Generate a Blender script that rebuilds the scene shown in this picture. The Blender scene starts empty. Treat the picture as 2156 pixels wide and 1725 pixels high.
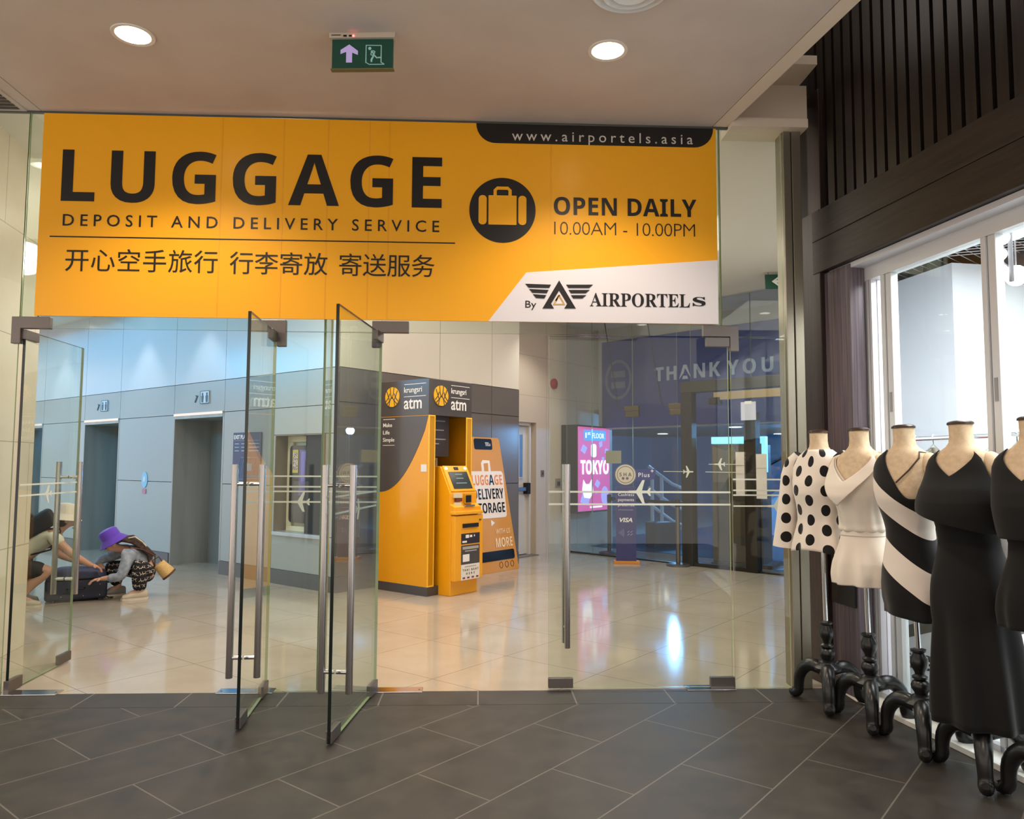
import bpy, bmesh, math, random
from mathutils import Vector, Matrix
import numpy as np
random.seed(4)
PI = math.pi
SC = bpy.context.scene
COL = SC.collection

# ------------------------------------------------------------------ camera, world, exposure
FPX, IW, IH, HC = 1600.0, 2156, 1725, 1.45
YAW, PITCH, ROLL = math.radians(2.4), math.radians(4.1), math.radians(0.28)
CAMR = Matrix.Rotation(-YAW, 3, 'Z') @ Matrix.Rotation(PI/2 + PITCH, 3, 'X') @ Matrix.Rotation(ROLL, 3, 'Z')
CAMO = Vector((0, 0, HC))
cd = bpy.data.cameras.new('camera'); cam = bpy.data.objects.new('camera', cd); COL.objects.link(cam)
cd.sensor_width = 36; cd.lens = FPX/IW*36; cd.clip_start = .05; cd.clip_end = 200
cam.location = CAMO; cam.rotation_euler = CAMR.to_euler(); SC.camera = cam
SC.view_settings.view_transform = 'Standard'; SC.view_settings.look = 'None'
SC.view_settings.gamma = 1; SC.view_settings.exposure = 0.5
try: SC.view_settings.use_curve_mapping = False
except Exception: pass
SC.cycles.transparent_max_bounces = 32
SC.cycles.max_bounces = 10
SC.cycles.glossy_bounces = 5
SC.cycles.sample_clamp_indirect = 6
W = bpy.data.worlds.new('world'); SC.world = W; W.use_nodes = True
W.node_tree.nodes['Background'].inputs[0].default_value = (1.0, .88, .78, 1)
W.node_tree.nodes['Background'].inputs[1].default_value = 1.08

def lamp(kind, name, loc, power, col, rot=(0, 0, 0), size=.1, sy=None, spot=None, blend=.6):
    l = bpy.data.lights.new(name, kind); l.energy = power; l.color = col
    if kind == 'AREA':
        l.size = size
        if sy: l.shape = 'RECTANGLE'; l.size_y = sy
    else:
        l.shadow_soft_size = size
    if kind == 'SPOT': l.spot_size = spot or 2.2; l.spot_blend = blend
    o = bpy.data.objects.new(name, l); COL.objects.link(o); o.location = loc; o.rotation_euler = rot
    return o
WARM = (1.0, .84, .69); NEUT = (1.0, .95, .90); COOL = (.80, .90, 1.0)
# shop interior fill: added area lamps under the ceiling, no panels there
lamp('AREA', 'shop_area_fill', (3.75, 3.9, 3.05), 140, (.96, .955, 1.0), (0, 0, 0), 1.6, 2.2)
lamp('AREA', 'shop_area_fill', (4.0, 1.6, 3.05), 125, (.96, .955, 1.0), (0, 0, 0), 1.6, 2.2)
# blue daylight in the hall beyond the inner glass doors
# added blue fill lamp aimed at the lift wall
U = Vector((.649, .760, 0)); V = Vector((-.760, .649, 0)); A0 = Vector((-1.614, 8.701, 0)); BROT = math.atan2(.760, .649)
def B(x, y, z=0): return A0 + U*x + V*y + Vector((0, 0, z))
lamp('AREA', 'lift_wall_blue_fill', B(-4.2, 6.0, 3.55), 150, (.04, .46, .86), (math.radians(0), math.radians(-72), BROT), .6, 6.0)
# general lobby fill: added area lamps without a fitting
lamp('AREA', 'lobby_area_fill', (-1.0, 7.0, 3.80), 36, (1, .88, .74), (0, 0, 0), 4.0, 2.2)
lamp('AREA', 'lobby_area_fill', (2.2, 9.0, 3.80), 36, (1, .90, .80), (0, 0, 0), 2.4, 2.4)

def cray(px, py): return CAMR @ Vector(((px - IW/2)/FPX, -(py - IH/2)/FPX, -1))
def onz(px, py, z=0.0):
    d = cray(px, py); return CAMO + d*((z - HC)/d.z)
def onpl(px, py, p0, n):
    d = cray(px, py); return CAMO + d*((Vector(p0) - CAMO).dot(n)/d.dot(n))
def onY(px, py, Y): return onpl(px, py, (0, Y, 0), Vector((0, 1, 0)))

# ------------------------------------------------------------------ materials
def lin(c):
    return tuple((x/12.92 if x <= .04045 else ((x+.055)/1.055)**2.4) for x in [v/255 for v in c]) + (1,)
MATS = {}
def mat(name, rgb=(200, 200, 200), rough=.5, metal=0, spec=.5, emit=None, es=1.0, coat=0, sheen=0):
    if name in MATS: return MATS[name]
    m = bpy.data.materials.new(name); m.use_nodes = True
    b = m.node_tree.nodes['Principled BSDF']
    b.inputs['Base Color'].default_value = lin(rgb); b.inputs['Roughness'].default_value = rough
    b.inputs['Metallic'].default_value = metal; b.inputs['Specular IOR Level'].default_value = spec
    if coat: b.inputs['Coat Weight'].default_value = coat
    if sheen: b.inputs['Sheen Weight'].default_value = sheen
    if emit:
        b.inputs['Emission Color'].default_value = lin(emit); b.inputs['Emission Strength'].default_value = es
    MATS[name] = m; return m
def bsdf(m): return m.node_tree.nodes['Principled BSDF']
def N(m, t, **kw):
    n = m.node_tree.nodes.new(t)
    for k, v in kw.items(): setattr(n, k, v)
    return n
def L(m, a, b): m.node_tree.links.new(a, b)
def noise_color(m, c1, c2, scale=6, detail=4, stretch=(1, 1, 1), lo=.35, hi=.65, bump=0, obj=True):
    tc = N(m, 'ShaderNodeTexCoord'); mp = N(m, 'ShaderNodeMapping'); mp.inputs['Scale'].default_value = stretch
    nz = N(m, 'ShaderNodeTexNoise'); nz.inputs['Scale'].default_value = scale; nz.inputs['Detail'].default_value = detail
    rp = N(m, 'ShaderNodeValToRGB'); rp.color_ramp.elements[0].position = lo; rp.color_ramp.elements[1].position = hi
    rp.color_ramp.elements[0].color = lin(c1); rp.color_ramp.elements[1].color = lin(c2)
    L(m, tc.outputs['Object'], mp.inputs[0]); L(m, mp.outputs[0], nz.inputs['Vector']); L(m, nz.outputs['Fac'], rp.inputs[0])
    L(m, rp.outputs[0], bsdf(m).inputs['Base Color'])
    if bump:
        bp = N(m, 'ShaderNodeBump'); bp.inputs['Strength'].default_value = bump; bp.inputs['Distance'].default_value = .01
        L(m, nz.outputs['Fac'], bp.inputs['Height']); L(m, bp.outputs[0], bsdf(m).inputs['Normal'])
    return m
def fmath(m, op, a, b=None):
    n = N(m, 'ShaderNodeMath', operation=op)
    for i, x in enumerate((a, b)):
        if x is None: continue
        if isinstance(x, (int, float)): n.inputs[i].default_value = x
        else: L(m, x, n.inputs[i])
    return n.outputs[0]
def mixcol(m, fac, a, b):
    n = N(m, 'ShaderNodeMix', data_type='RGBA')
    L(m, fac, n.inputs[0])
    for i, x in ((6, a), (7, b)):
        if isinstance(x, tuple): n.inputs[i].default_value = x
        else: L(m, x, n.inputs[i])
    return n.outputs[2]
def glass_mat(name, tint, refl=1.0, rough=0.0):
    m = bpy.data.materials.new(name); m.use_nodes = True; nt = m.node_tree; nt.nodes.remove(bsdf(m))
    out = nt.nodes['Material Output']; tr = N(m, 'ShaderNodeBsdfTransparent'); tr.inputs[0].default_value = tint
    gl = N(m, 'ShaderNodeBsdfGlossy'); gl.inputs['Roughness'].default_value = rough; gl.inputs[0].default_value = (refl, refl, refl, 1)
    fr = N(m, 'ShaderNodeLayerWeight'); mx = N(m, 'ShaderNodeMixShader')   # Schlick, same from both sides of the sheet
    f5 = fmath(m, 'POWER', fr.outputs['Facing'], 5.0); f = fmath(m, 'MULTIPLY_ADD', f5, .80); f.node.inputs[2].default_value = .022
    L(m, f, mx.inputs[0]); L(m, tr.outputs[0], mx.inputs[1]); L(m, gl.outputs[0], mx.inputs[2]); L(m, mx.outputs[0], out.inputs[0])
    MATS[name] = m; return m
glass = glass_mat('clear_glass', (.93, .965, .935, 1))
glass_in = glass_mat('clear_glass_inner', (.90, .93, .96, 1))
edge_dark = mat('glass_edge_dark', (10, 24, 20), .15, spec=.6)
edge_green = mat('glass_edge_green', (142, 160, 120), .15, spec=.6)
steel = mat('brushed_steel', (176, 170, 168), .27, 1)
satin = mat('satin_steel_fitting', (118, 112, 108), .4, .9)
chrome = mat('chrome', (215, 215, 218), .12, 1)
black_paint = mat('black_paint', (14, 13, 14), .42)
black_ink = mat('black_ink', (13, 11, 11), .4)
white_ink = mat('white_ink', (236, 234, 232), .5)
dark_gap = mat('dark_joint', (40, 42, 44), .8)
plastic_white = mat('white_plastic', (226, 224, 220), .4)

def tile_floor(name, c1, c2, grout, tx, ty, ang, gw, rough, offs=.5, nscale=3, spec=.5, origin=(0, 0), rvar=0):
    m = mat(name, c1, rough, spec=spec)
    tc = N(m, 'ShaderNodeTexCoord'); mp = N(m, 'ShaderNodeMapping'); mp.vector_type = 'POINT'
    mp.inputs['Rotation'].default_value = (0, 0, -ang); mp.inputs['Location'].default_value = (origin[0], origin[1], 0)
    br = N(m, 'ShaderNodeTexBrick'); br.offset = offs; br.inputs['Scale'].default_value = 1.0
    br.inputs['Brick Width'].default_value = tx; br.inputs['Row Height'].default_value = ty
    br.inputs['Mortar Size'].default_value = gw; br.inputs['Mortar Smooth'].default_value = .2
    nz = N(m, 'ShaderNodeTexNoise'); nz.inputs['Scale'].default_value = nscale; nz.inputs['Detail'].default_value = 8; nz.inputs['Roughness'].default_value = .65
    rp = N(m, 'ShaderNodeValToRGB'); rp.color_ramp.elements[0].position = .3; rp.color_ramp.elements[1].position = .7
    rp.color_ramp.elements[0].color = lin(c1); rp.color_ramp.elements[1].color = lin(c2)
    L(m, tc.outputs['Object'], mp.inputs[0]); L(m, mp.outputs[0], br.inputs['Vector']); L(m, tc.outputs['Object'], nz.inputs['Vector'])
    L(m, nz.outputs['Fac'], rp.inputs[0]); L(m, rp.outputs[0], br.inputs['Color1']); L(m, rp.outputs[0], br.inputs['Color2'])
    br.inputs['Mortar'].default_value = lin(grout)
    L(m, br.outputs['Color'], bsdf(m).inputs['Base Color'])
    if rvar:
        r2 = fmath(m, 'MULTIPLY_ADD', nz.outputs['Fac'], rvar); r2.node.inputs[2].default_value = rough
        L(m, r2, bsdf(m).inputs['Roughness'])
    return m

# ------------------------------------------------------------------ mesh helpers
class MB:
    def __init__(s): s.v = []; s.f = []; s.m = []; s.s = []
    def add(s, vs, fs, mi=0, sm=False):
        k = len(s.v); s.v += [tuple(v) for v in vs]
        for f in fs: s.f.append([i+k for i in f]); s.m.append(mi); s.s.append(sm)
        return s
    def box(s, x0, x1, y0, y1, z0, z1, mi=0, M=None, mf=None):
        vs = [Vector(p) for p in ((x0,y0,z0),(x1,y0,z0),(x1,y1,z0),(x0,y1,z0),(x0,y0,z1),(x1,y0,z1),(x1,y1,z1),(x0,y1,z1))]
        if M is not None: vs = [M @ v for v in vs]
        fs = [(0,3,2,1),(4,5,6,7),(0,1,5,4),(2,3,7,6),(1,2,6,5),(3,0,4,7)]   # bottom top front back right left
        k = len(s.v); s.v += [tuple(v) for v in vs]
        for i, f in enumerate(fs): s.f.append([j+k for j in f]); s.m.append(mf[i] if mf else mi); s.s.append(False)
        return s
    def loft(s, rings, mi=0, caps=True, closed=True, sm=True):
        n = len(rings[0]); k = len(s.v)
        for r in rings: s.v += [tuple(p) for p in r]
        for j in range(len(rings)-1):
            for i in range(n if closed else n-1):
                a = k+j*n+i; b = k+j*n+(i+1) % n
                s.f.append([a, b, b+n, a+n]); s.m.append(mi); s.s.append(sm)
        if caps and closed:
            s.f.append([k+i for i in range(n)][::-1]); s.m.append(mi); s.s.append(False)
            s.f.append([k+(len(rings)-1)*n+i for i in range(n)]); s.m.append(mi); s.s.append(False)
        return s
    def tube(s, pts, rad, n=10, mi=0, caps=True, flat=1.0):
        pts = [Vector(p) for p in pts]
        if not hasattr(rad, '__len__'): rad = [rad]*len(pts)
        rings = []; ref = None
        for i, p in enumerate(pts):
            t = (pts[min(i+1, len(pts)-1)] - pts[max(i-1, 0)]).normalized()
            if ref is None: ref = Vector((0, 0, 1)) if abs(t.z) < .9 else Vector((1, 0, 0))
            a = (ref - t*ref.dot(t)).normalized(); b = t.cross(a); ref = a
            rings.append([p + (a*math.cos(q)*flat + b*math.sin(q))*rad[i] for q in [2*PI*j/n for j in range(n)]])
        return s.loft(rings, mi, caps)
    def lathe(s, prof, c=(0, 0, 0), n=24, mi=0, caps=True, M=None):
        rings = []
        for r, z in prof:
            ring = [Vector((max(r, 1e-4)*math.cos(2*PI*j/n), max(r, 1e-4)*math.sin(2*PI*j/n), z)) for j in range(n)]
            rings.append([(M @ p if M is not None else p) + Vector(c) for p in ring])
        return s.loft(rings, mi, caps)
    def prism(s, pts, y0, y1, mi=0, side=None):
        """polygon in the local xz plane, front at y0 and back at y1"""
        a = sum(pts[i][0]*pts[(i+1) % len(pts)][1] - pts[(i+1) % len(pts)][0]*pts[i][1] for i in range(len(pts)))
        if a < 0: pts = pts[::-1]
        n = len(pts); k = len(s.v)
        s.v += [(p[0], y0, p[1]) for p in pts] + [(p[0], y1, p[1]) for p in pts]
        s.f.append([k+i for i in range(n)]); s.m.append(mi); s.s.append(False)
        s.f.append([k+n+i for i in range(n)][::-1]); s.m.append(mi); s.s.append(False)
        for i in range(n):
            j = (i+1) % n; s.f.append([k+j, k+i, k+n+i, k+n+j]); s.m.append(mi if side is None else side); s.s.append(False)
        return s
    def ball(s, c, r, n=14, m=8, mi=0, M=None):
        if not hasattr(r, '__len__'): r = (r, r, r)
        rings = []
        for j in range(m+1):
            t = -PI/2 + PI*j/m; q = max(math.cos(t), 1e-3)
            ring = [Vector((r[0]*q*math.cos(2*PI*i/n), r[1]*q*math.sin(2*PI*i/n), r[2]*math.sin(t))) for i in range(n)]
            rings.append([(M @ p if M is not None else p) + Vector(c) for p in ring])
        return s.loft(rings, mi)
    def xf(s, M):
        s.v = [tuple(M @ Vector(p)) for p in s.v]; return s
    def build(s, name, mats, parent=None, bevel=0, sub=0, sharp=40, label=None, bseg=2, solid=0):
        me = bpy.data.meshes.new(name); me.from_pydata(s.v, [], s.f)
        if not isinstance(mats, (list, tuple)): mats = [mats]
        for q in mats: me.materials.append(q)
        me.polygons.foreach_set('material_index', s.m); me.polygons.foreach_set('use_smooth', s.s)
        me.update(); me.validate()
        if any(s.s): me.set_sharp_from_angle(angle=math.radians(sharp))
        o = bpy.data.objects.new(name, me); COL.objects.link(o)
        if parent is not None: o.parent = parent
        if solid:
            q = o.modifiers.new('solid', 'SOLIDIFY'); q.thickness = solid; q.offset = 0
        if bevel:
            q = o.modifiers.new('bevel', 'BEVEL'); q.width = bevel; q.segments = bseg; q.limit_method = 'ANGLE'; q.angle_limit = math.radians(50)
        if sub:
            q = o.modifiers.new('sub', 'SUBSURF'); q.levels = sub; q.render_levels = sub
        if label: o['label'] = label
        return o
def tag(o, label, cat, group=None, kind=None):
    o['label'] = label; o['category'] = cat
    if group: o['group'] = group
    if kind: o['kind'] = kind
    return o
def thing(name, label, cat, loc=(0, 0, 0), rz=0, group=None, kind=None):
    o = bpy.data.objects.new(name, None); COL.objects.link(o); o.location = loc; o.rotation_euler = (0, 0, rz); o.empty_display_size = .1
    return tag(o, label, cat, group, kind)
def struct(o, label, cat): return tag(o, label, cat, None, 'structure')
def circ(cx, cz, r, n=32, ry=None): return [(cx + r*math.cos(2*PI*i/n), cz + (ry or r)*math.sin(2*PI*i/n)) for i in range(n)]
def rrect(x0, x1, z0, z1, r, n=5):
    P = []
    for cx, cz, a in ((x1-r, z0+r, -PI/2), (x1-r, z1-r, 0), (x0+r, z1-r, PI/2), (x0+r, z0+r, PI)):
        P += [(cx + r*math.cos(a + PI/2*i/n), cz + r*math.sin(a + PI/2*i/n)) for i in range(n+1)]
    return P
def stroke(pts, w):
    """an open polyline thickened into a polygon"""
    pts = [Vector(p) for p in pts]; Lf, Rt = [], []
    for i, p in enumerate(pts):
        t = (pts[min(i+1, len(pts)-1)] - pts[max(i-1, 0)]).normalized(); n = Vector((-t.y, t.x))*w/2
        Lf.append(tuple(p+n)); Rt.append(tuple(p-n))
    return Lf + Rt[::-1]

# text ------------------------------------------------------------------
def mb_(s, up, lo):
    return ''.join(chr(up+ord(c)-65) if 'A' <= c <= 'Z' else chr(lo+ord(c)-97) if 'a' <= c <= 'z' else c for c in s)
def bold(s): return mb_(s, 0x1D5D4, 0x1D5EE)
def serif(s): return mb_(s, 0x1D400, 0x1D41A)
def text(s, xl, xr, zb, zt, y, m, parent, name='lettering', shear=0, weight=0, depth=.002, spaced=True, cap=None, slant=0):
    """one line of lettering filling the local box xl..xr, zb..zt (front at y, facing -y)"""
    def dims(sp):
        c = bpy.data.curves.new('t', 'FONT'); c.body = s; c.shear = shear; c.space_character = sp; c.offset = weight; c.resolution_u = 3
        o = bpy.data.objects.new('t', c); COL.objects.link(o)
        dg = bpy.context.evaluated_depsgraph_get(); me = bpy.data.meshes.new_from_object(o.evaluated_get(dg))
        bpy.data.objects.remove(o); bpy.data.curves.remove(c)
        return me
    def bb(me):
        xs = [v.co.x for v in me.vertices]; ys = [v.co.y for v in me.vertices]
        return min(xs), max(xs), min(ys), max(ys)
    me = dims(1); x0, x1, y0, y1 = bb(me)
    base, top = (0.0, cap) if cap else (y0, y1)
    k = (zt - zb)/(top - base); kx = k
    if spaced and len(s) > 1:
        m2 = dims(1.4); b2 = bb(m2); sl = ((b2[1]-b2[0]) - (x1-x0))/.4
        sp = 1 + ((xr-xl)/k - (x1-x0))/max(sl, 1e-6); sp = min(max(sp, .82), 3.5)
        bpy.data.meshes.remove(me); bpy.data.meshes.remove(m2); me = dims(sp); x0, x1, _, _ = bb(me)
    kx = (xr-xl)/(x1-x0)
    mb = MB(); vs = [((v.co.x-x0)*kx + xl, y, (v.co.y-base)*k + zb + slant*((v.co.x-x0)*kx)) for v in me.vertices]
    fs = [list(p.vertices) for p in me.polygons]
    mb.add(vs, fs); n = len(vs)
    vb = [(a, y+depth, c) for a, _, c in vs]; cnt = {}
    for f in fs:
        for i in range(len(f)):
            e = (f[i], f[(i+1) % len(f)]); cnt[e] = 1
    sides = [[b, a, a+n, b+n] for (a, b) in cnt if (b, a) not in cnt]
    k0 = len(mb.v); mb.v += vb
    for q in sides: mb.f.append(q); mb.m.append(0); mb.s.append(False)
    bpy.data.meshes.remove(me)
    return mb.build(name, m, parent)

# ================================================================== STRUCTURE: corridor
YF, ZC = 5.0, 3.76
dark_tile = tile_floor('dark_corridor_tile', (33, 29, 26), (60, 54, 48), (96, 90, 82), .90, .45, math.radians(48.6), .004, .42, nscale=5, rvar=.2, origin=(.12, .05))
mb = MB(); mb.box(-6, 4.2, -4, 4.70, -.1, 0); struct(mb.build('floor', dark_tile), 'dark brown diagonal stone tile floor of the corridor', 'floor')
bord = tile_floor('dark_border_tile', (35, 31, 28), (58, 53, 47), (104, 98, 90), .60, 10, 0, .005, .42, nscale=5, offs=0, rvar=.2)
mb = MB(); mb.box(-6, 2.33, 4.704, 4.985, -.1, 0); struct(mb.build('trim_1', bord), 'row of dark border tiles along the glass front', 'floor border')
paint = mat('beige_ceiling_paint', (202, 190, 180), .75)
noise_color(paint, (198, 186, 176), (206, 194, 184), 2, 3)
paint_s = mat('cream_ceiling_strip', (226, 210, 190), .7)
gr0 = (1.575, 4.99); sl = -.139
mb = MB()
P = lambda y, o: (1.575 + o + sl*(y-4.95), y)
def plate(pts, z0, z1, mi=0):
    n = len(pts); k = len(mb.v)
    mb.v += [(p[0], p[1], z0) for p in pts] + [(p[0], p[1], z1) for p in pts]
    mb.f.append([k+i for i in range(n)][::-1]); mb.f.append([k+n+i for i in range(n)])
    for i in range(n): mb.f.append([k+i, k+(i+1) % n, k+n+(i+1) % n, k+n+i])
    mb.m += [mi]*(n+2); mb.s += [False]*(n+2)
plate([(-2.905, 5.0), (-2.80, -4), P(-4, 0), P(5.0, 0)], ZC, ZC+.15)
plate([(-6, 5.0), (-6, -4), (-2.806, -4), (-2.911, 5.0)], ZC, ZC+.15)
plate([P(5.0, .006), P(-4, .006), P(-4, .105), P(5.0, .105)], ZC, ZC+.55, 1)
struct(mb.build('ceiling', [paint, paint_s]), 'beige plaster ceiling of the corridor with a raised edge strip', 'ceiling')
# recess between ceiling edge and shop front
zr_ = onY(1660, 180, 4.98).z
mb = MB(); mb.box(1.69, 2.23, 4.98, 5.14, ZC+.03, zr_, 0)
mb.box(1.69, 2.18, 4.70, 5.14, zr_, zr_+.06, 0); mb.box(1.68, 2.2, 4.9, 5.14, ZC-.03, ZC+.03)
struct(mb.build('wall_front', paint_s), 'cream bulkhead in the ceiling recess above the glass front', 'wall')
void = mat('dark_void', (24, 21, 20), .9)
mb = MB(); mb.box(1.6, 4.5, -4, 5.24, 5.2, 5.3); mb.box(1.5, 2.5, 5.17, 5.24, 3.88, 5.2); struct(mb.build('ceiling_recess', void), 'dark high ceiling above the shop front', 'ceiling')

# ================================================================== STRUCTURE: lobby shell
lobby_tile = tile_floor('cream_polished_tile', (164, 153, 137), (180, 170, 155), (126, 116, 102), .8, .8, BROT, .003, .085, offs=0, nscale=1.2, spec=.55, origin=(.2, .35))
mb = MB(); mb.box(-14, 12, 4.985, 30, -.1, 0); struct(mb.build('floor_lobby', lobby_tile), 'polished cream tile floor of the lobby', 'floor')
lceil = mat('white_lobby_ceiling', (236, 233, 226), .8)
mb = MB(); mb.box(-14, 3.2, 5.14, 10.2, 3.86, 3.98); mb.box(-14, 9, 10.2, 24, 3.86, 3.98); mb.box(3.2, 9, 6.6, 10.2, 3.86, 3.98)
struct(mb.build('ceiling_lobby', lceil), 'flat pale ceiling of the lobby', 'ceiling')
# left return wall of cream tiles
cream_wall = mat('cream_wall_tile', (196, 184, 160), .3)
cream_tile = tile_floor('cream_marble_wall', (204, 194, 172), (214, 206, 186), (164, 155, 136), 1.2, .8, 0, .004, .22, nscale=2)
lwd = Vector((-.146, .989, 0)); LW0 = Vector((-3.405, 5.02, 0))
mb = MB(); mb.box(-.35, 0, 0, 1.28, 0, 3.86)
nt = [n for n in cream_tile.node_tree.nodes if n.type == 'MAPPING'][0]; tcn = [n for n in cream_tile.node_tree.nodes if n.type == 'TEX_COORD'][0]
sp_ = N(cream_tile, 'ShaderNodeSeparateXYZ'); cb_ = N(cream_tile, 'ShaderNodeCombineXYZ'); L(cream_tile, tcn.outputs['Object'], sp_.inputs[0]); L(cream_tile, sp_.outputs[1], cb_.inputs[0]); L(cream_tile, sp_.outputs[2], cb_.inputs[1]); L(cream_tile, cb_.outputs[0], nt.inputs[0])
o = mb.build('wall_left', cream_tile); o.location = LW0; o.rotation_euler = (0, 0, math.radians(8.4))
struct(o, 'beige marble tiled side wall just inside the glass front at far left', 'wall')
mb = MB(); mb.box(-9, -3.83, 6.15, 6.5, 0, 3.86); struct(mb.build('wall_side', cream_wall), 'beige wall turning left behind the marble side wall', 'wall')

# lift wall and its block, in block coordinates
upper = mat('white_upper_panel', (206, 212, 216), .22)
lowp = mat('grey_lower_panel', (170, 174, 172), .3)
skirt = mat('grey_skirting', (96, 96, 100), .4)
opn = [(2.32, 3.62), (5.27, 6.52), (8.2, 9.45)]
blk = bpy.data.objects.new
def in_block(o): o.location = A0; o.rotation_euler = (0, 0, BROT); return o
mb = MB(); g = .004
seams = [.03, 1.20, 2.32, 3.62, 5.27, 6.52, 8.2, 9.45, 11.5]
def panel_x(y0, y1, z0, z1, mi, x0=-.012): mb.box(x0, .02, y0+g, y1-g, z0+g, z1-g, mi)
zs = [.17, 1.17, 2.12, 2.55]
ny0, ny1, nz0, nz1 = .20, 1.16, .61, 1.79
for a, b in zip(seams[:-1], seams[1:]):
    panel_x(a, b, 2.55, 3.88, 0)
    panel_x(a, b, 2.12, 2.55, 1)
    if (a, b) in opn: continue
    if a < .1:
        panel_x(a, b, .17, nz0, 1); panel_x(a, b, nz1, 2.12, 1); panel_x(a, ny0, nz0, nz1, 1); panel_x(ny1, b, nz0, nz1, 1)
    else:
        panel_x(a, b, .17, 1.17, 1); panel_x(a, b, 1.17, 2.12, 1)
    mb.box(-.03, .02, a, b, 0, .17, 2)
# solid backing behind the panels
pr = 0.02
for a, b in ((.03, .2), (1.16, 2.32), (3.62, 5.27), (6.52, 8.2), (9.45, 11.5)): mb.box(pr, .75, a, b, 0, 2.12, 3)
mb.box(pr, .75, .2, 1.16, 0, nz0, 3); mb.box(pr, .75, .2, 1.16, nz1, 2.12, 3)
mb.box(pr, .75, .03, 11.5, 2.12, 3.88, 3)
struct(in_block(mb.build('wall_center', [upper, lowp, skirt, dark_gap])), 'panelled lift lobby wall, white above and grey below', 'wall')
mb = MB(); xs = [.0, .62, 1.65, 2.72, 3.345]
upw = mat('warm_white_upper_panel', (226, 220, 208), .25); lowd = mat('dark_grey_lower_panel', (122, 116, 112), .25, .2)
for a, b in zip(xs[:-1], xs[1:]):
    for z0, z1, mi in ((.17, 1.17, 1), (1.17, 2.15, 1), (2.15, 2.55, 1), (2.55, 3.88, 0)):
        mb.box(a+g, b-g, -.012, .02, z0+g, z1-g, mi)
    mb.box(a, b, -.03, .02, 0, .17, 2)
mb.box(-.012, .02, 0.0, .03, 0, 3.88, 1); mb.box(.02, 3.345, .02, .6, 0, 3.88, 3); mb.box(3.345, 3.36, -.01, .6, 0, 2.55, 1); mb.box(3.345, 3.36, -.01, .6, 2.55, 3.88, 0)
struct(in_block(mb.build('wall_right', [upw, lowd, skirt, dark_gap])), 'panelled wall behind the cash machine, cream above and dark grey below', 'wall')
# lifts
liftsteel = mat('lift_steel', (164, 165, 160), .4, .3)
noise_color(liftsteel, (156, 158, 154), (174, 175, 170), 5, 3, (1, 1, .1))
lab = {0: 'grey steel lift doorway nearest the corner window', 1: 'grey steel middle lift doorway behind the person in the purple hat', 2: 'grey steel lift doorway at far left, partly behind the marble wall'}
for i, (a, b) in enumerate(opn):
    r = thing('door_%d' % (5+i), lab[i], 'lift door', B(0, (a+b)/2), BROT, None, 'structure')
    h = (b-a)/2
    mb = MB(); mb.box(-.015, .56, h-.03, h, 0, 2.12); mb.box(-.015, .56, -h, -h+.03, 0, 2.12); mb.box(-.02, .56, -h+.03, h-.03, 2.06, 2.12); mb.build('door_frame', liftsteel, r)
    for s in (-1, 1):
        mb = MB(); mb.box(.55, .60, min(0, s*(h-.03))+.002, max(0, s*(h-.03))-.002, .0, 2.06); mb.build('door_panel', liftsteel, r)
    mb = MB(); mb.box(-.03, .0, -h+.02, h-.02, 2.10, 2.135); mb.build('lintel_strip', chrome, r)
sgn = mat('sign_grey', (214, 224, 230), .4); ink_g = mat('grey_ink', (86, 100, 108), .5)
for t, z, lb in ((5.80, 2.35, 'small lift number plate above the middle lift'), (2.80, 2.34, 'small lift number plate above the lift nearest the window')):
    r = thing('lift_sign', lb, 'sign', B(-.013, t, z), BROT - PI/2, 'lift number plates')
    mb = MB(); mb.box(-.11, .11, -.012, 0, -.085, .085); mb.build('plate', sgn, r)
    mb = MB(); mb.prism(stroke([(-.11, -.085), (.11, -.085), (.11, .085), (-.11, .085), (-.11, -.085)], .01), -.015, -.011); mb.build('border', ink_g, r)
    for x in (-.055, .055):
        mb = MB(); mb.prism([(x-.03, .02), (x-.012, .02)] + [(x+.018*math.cos(q), .045+.018*math.sin(q)) for q in [PI*1.25-PI*1.5*i/12 for i in range(13)]] + [(x+.012, .02), (x+.03, .02), (x+.02, -.07), (x-.02, -.07)], -.016, -.011); mb.build('pictogram', ink_g, r)
    mb = MB(); mb.prism(stroke([(-.26, -.06), (-.20, .03), (-.24, .03)], .018), -.01, -.002); mb.build('arrow', ink_g, r)
# lift call button plate
r = thing('call_button', 'round pale blue call sticker on the panel between two lifts', 'button', B(-.014, 4.40, 1.10), BROT - PI/2)
mb = MB(); mb.prism(circ(0, .09, .085, 28, .12), -.008, 0); mb.build('disc', mat('pale_blue_sticker', (150, 205, 232), .4), r)
mb = MB(); mb.prism(rrect(-.055, .055, -.115, -.045, .01), -.008, 0); mb.build('label_tag', mat('pink_tag', (206, 130, 150), .4), r)
mb = MB(); mb.prism(circ(0, .10, .03, 16, .045), -.011, -.008); mb.build('icon', white_ink, r)
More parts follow.
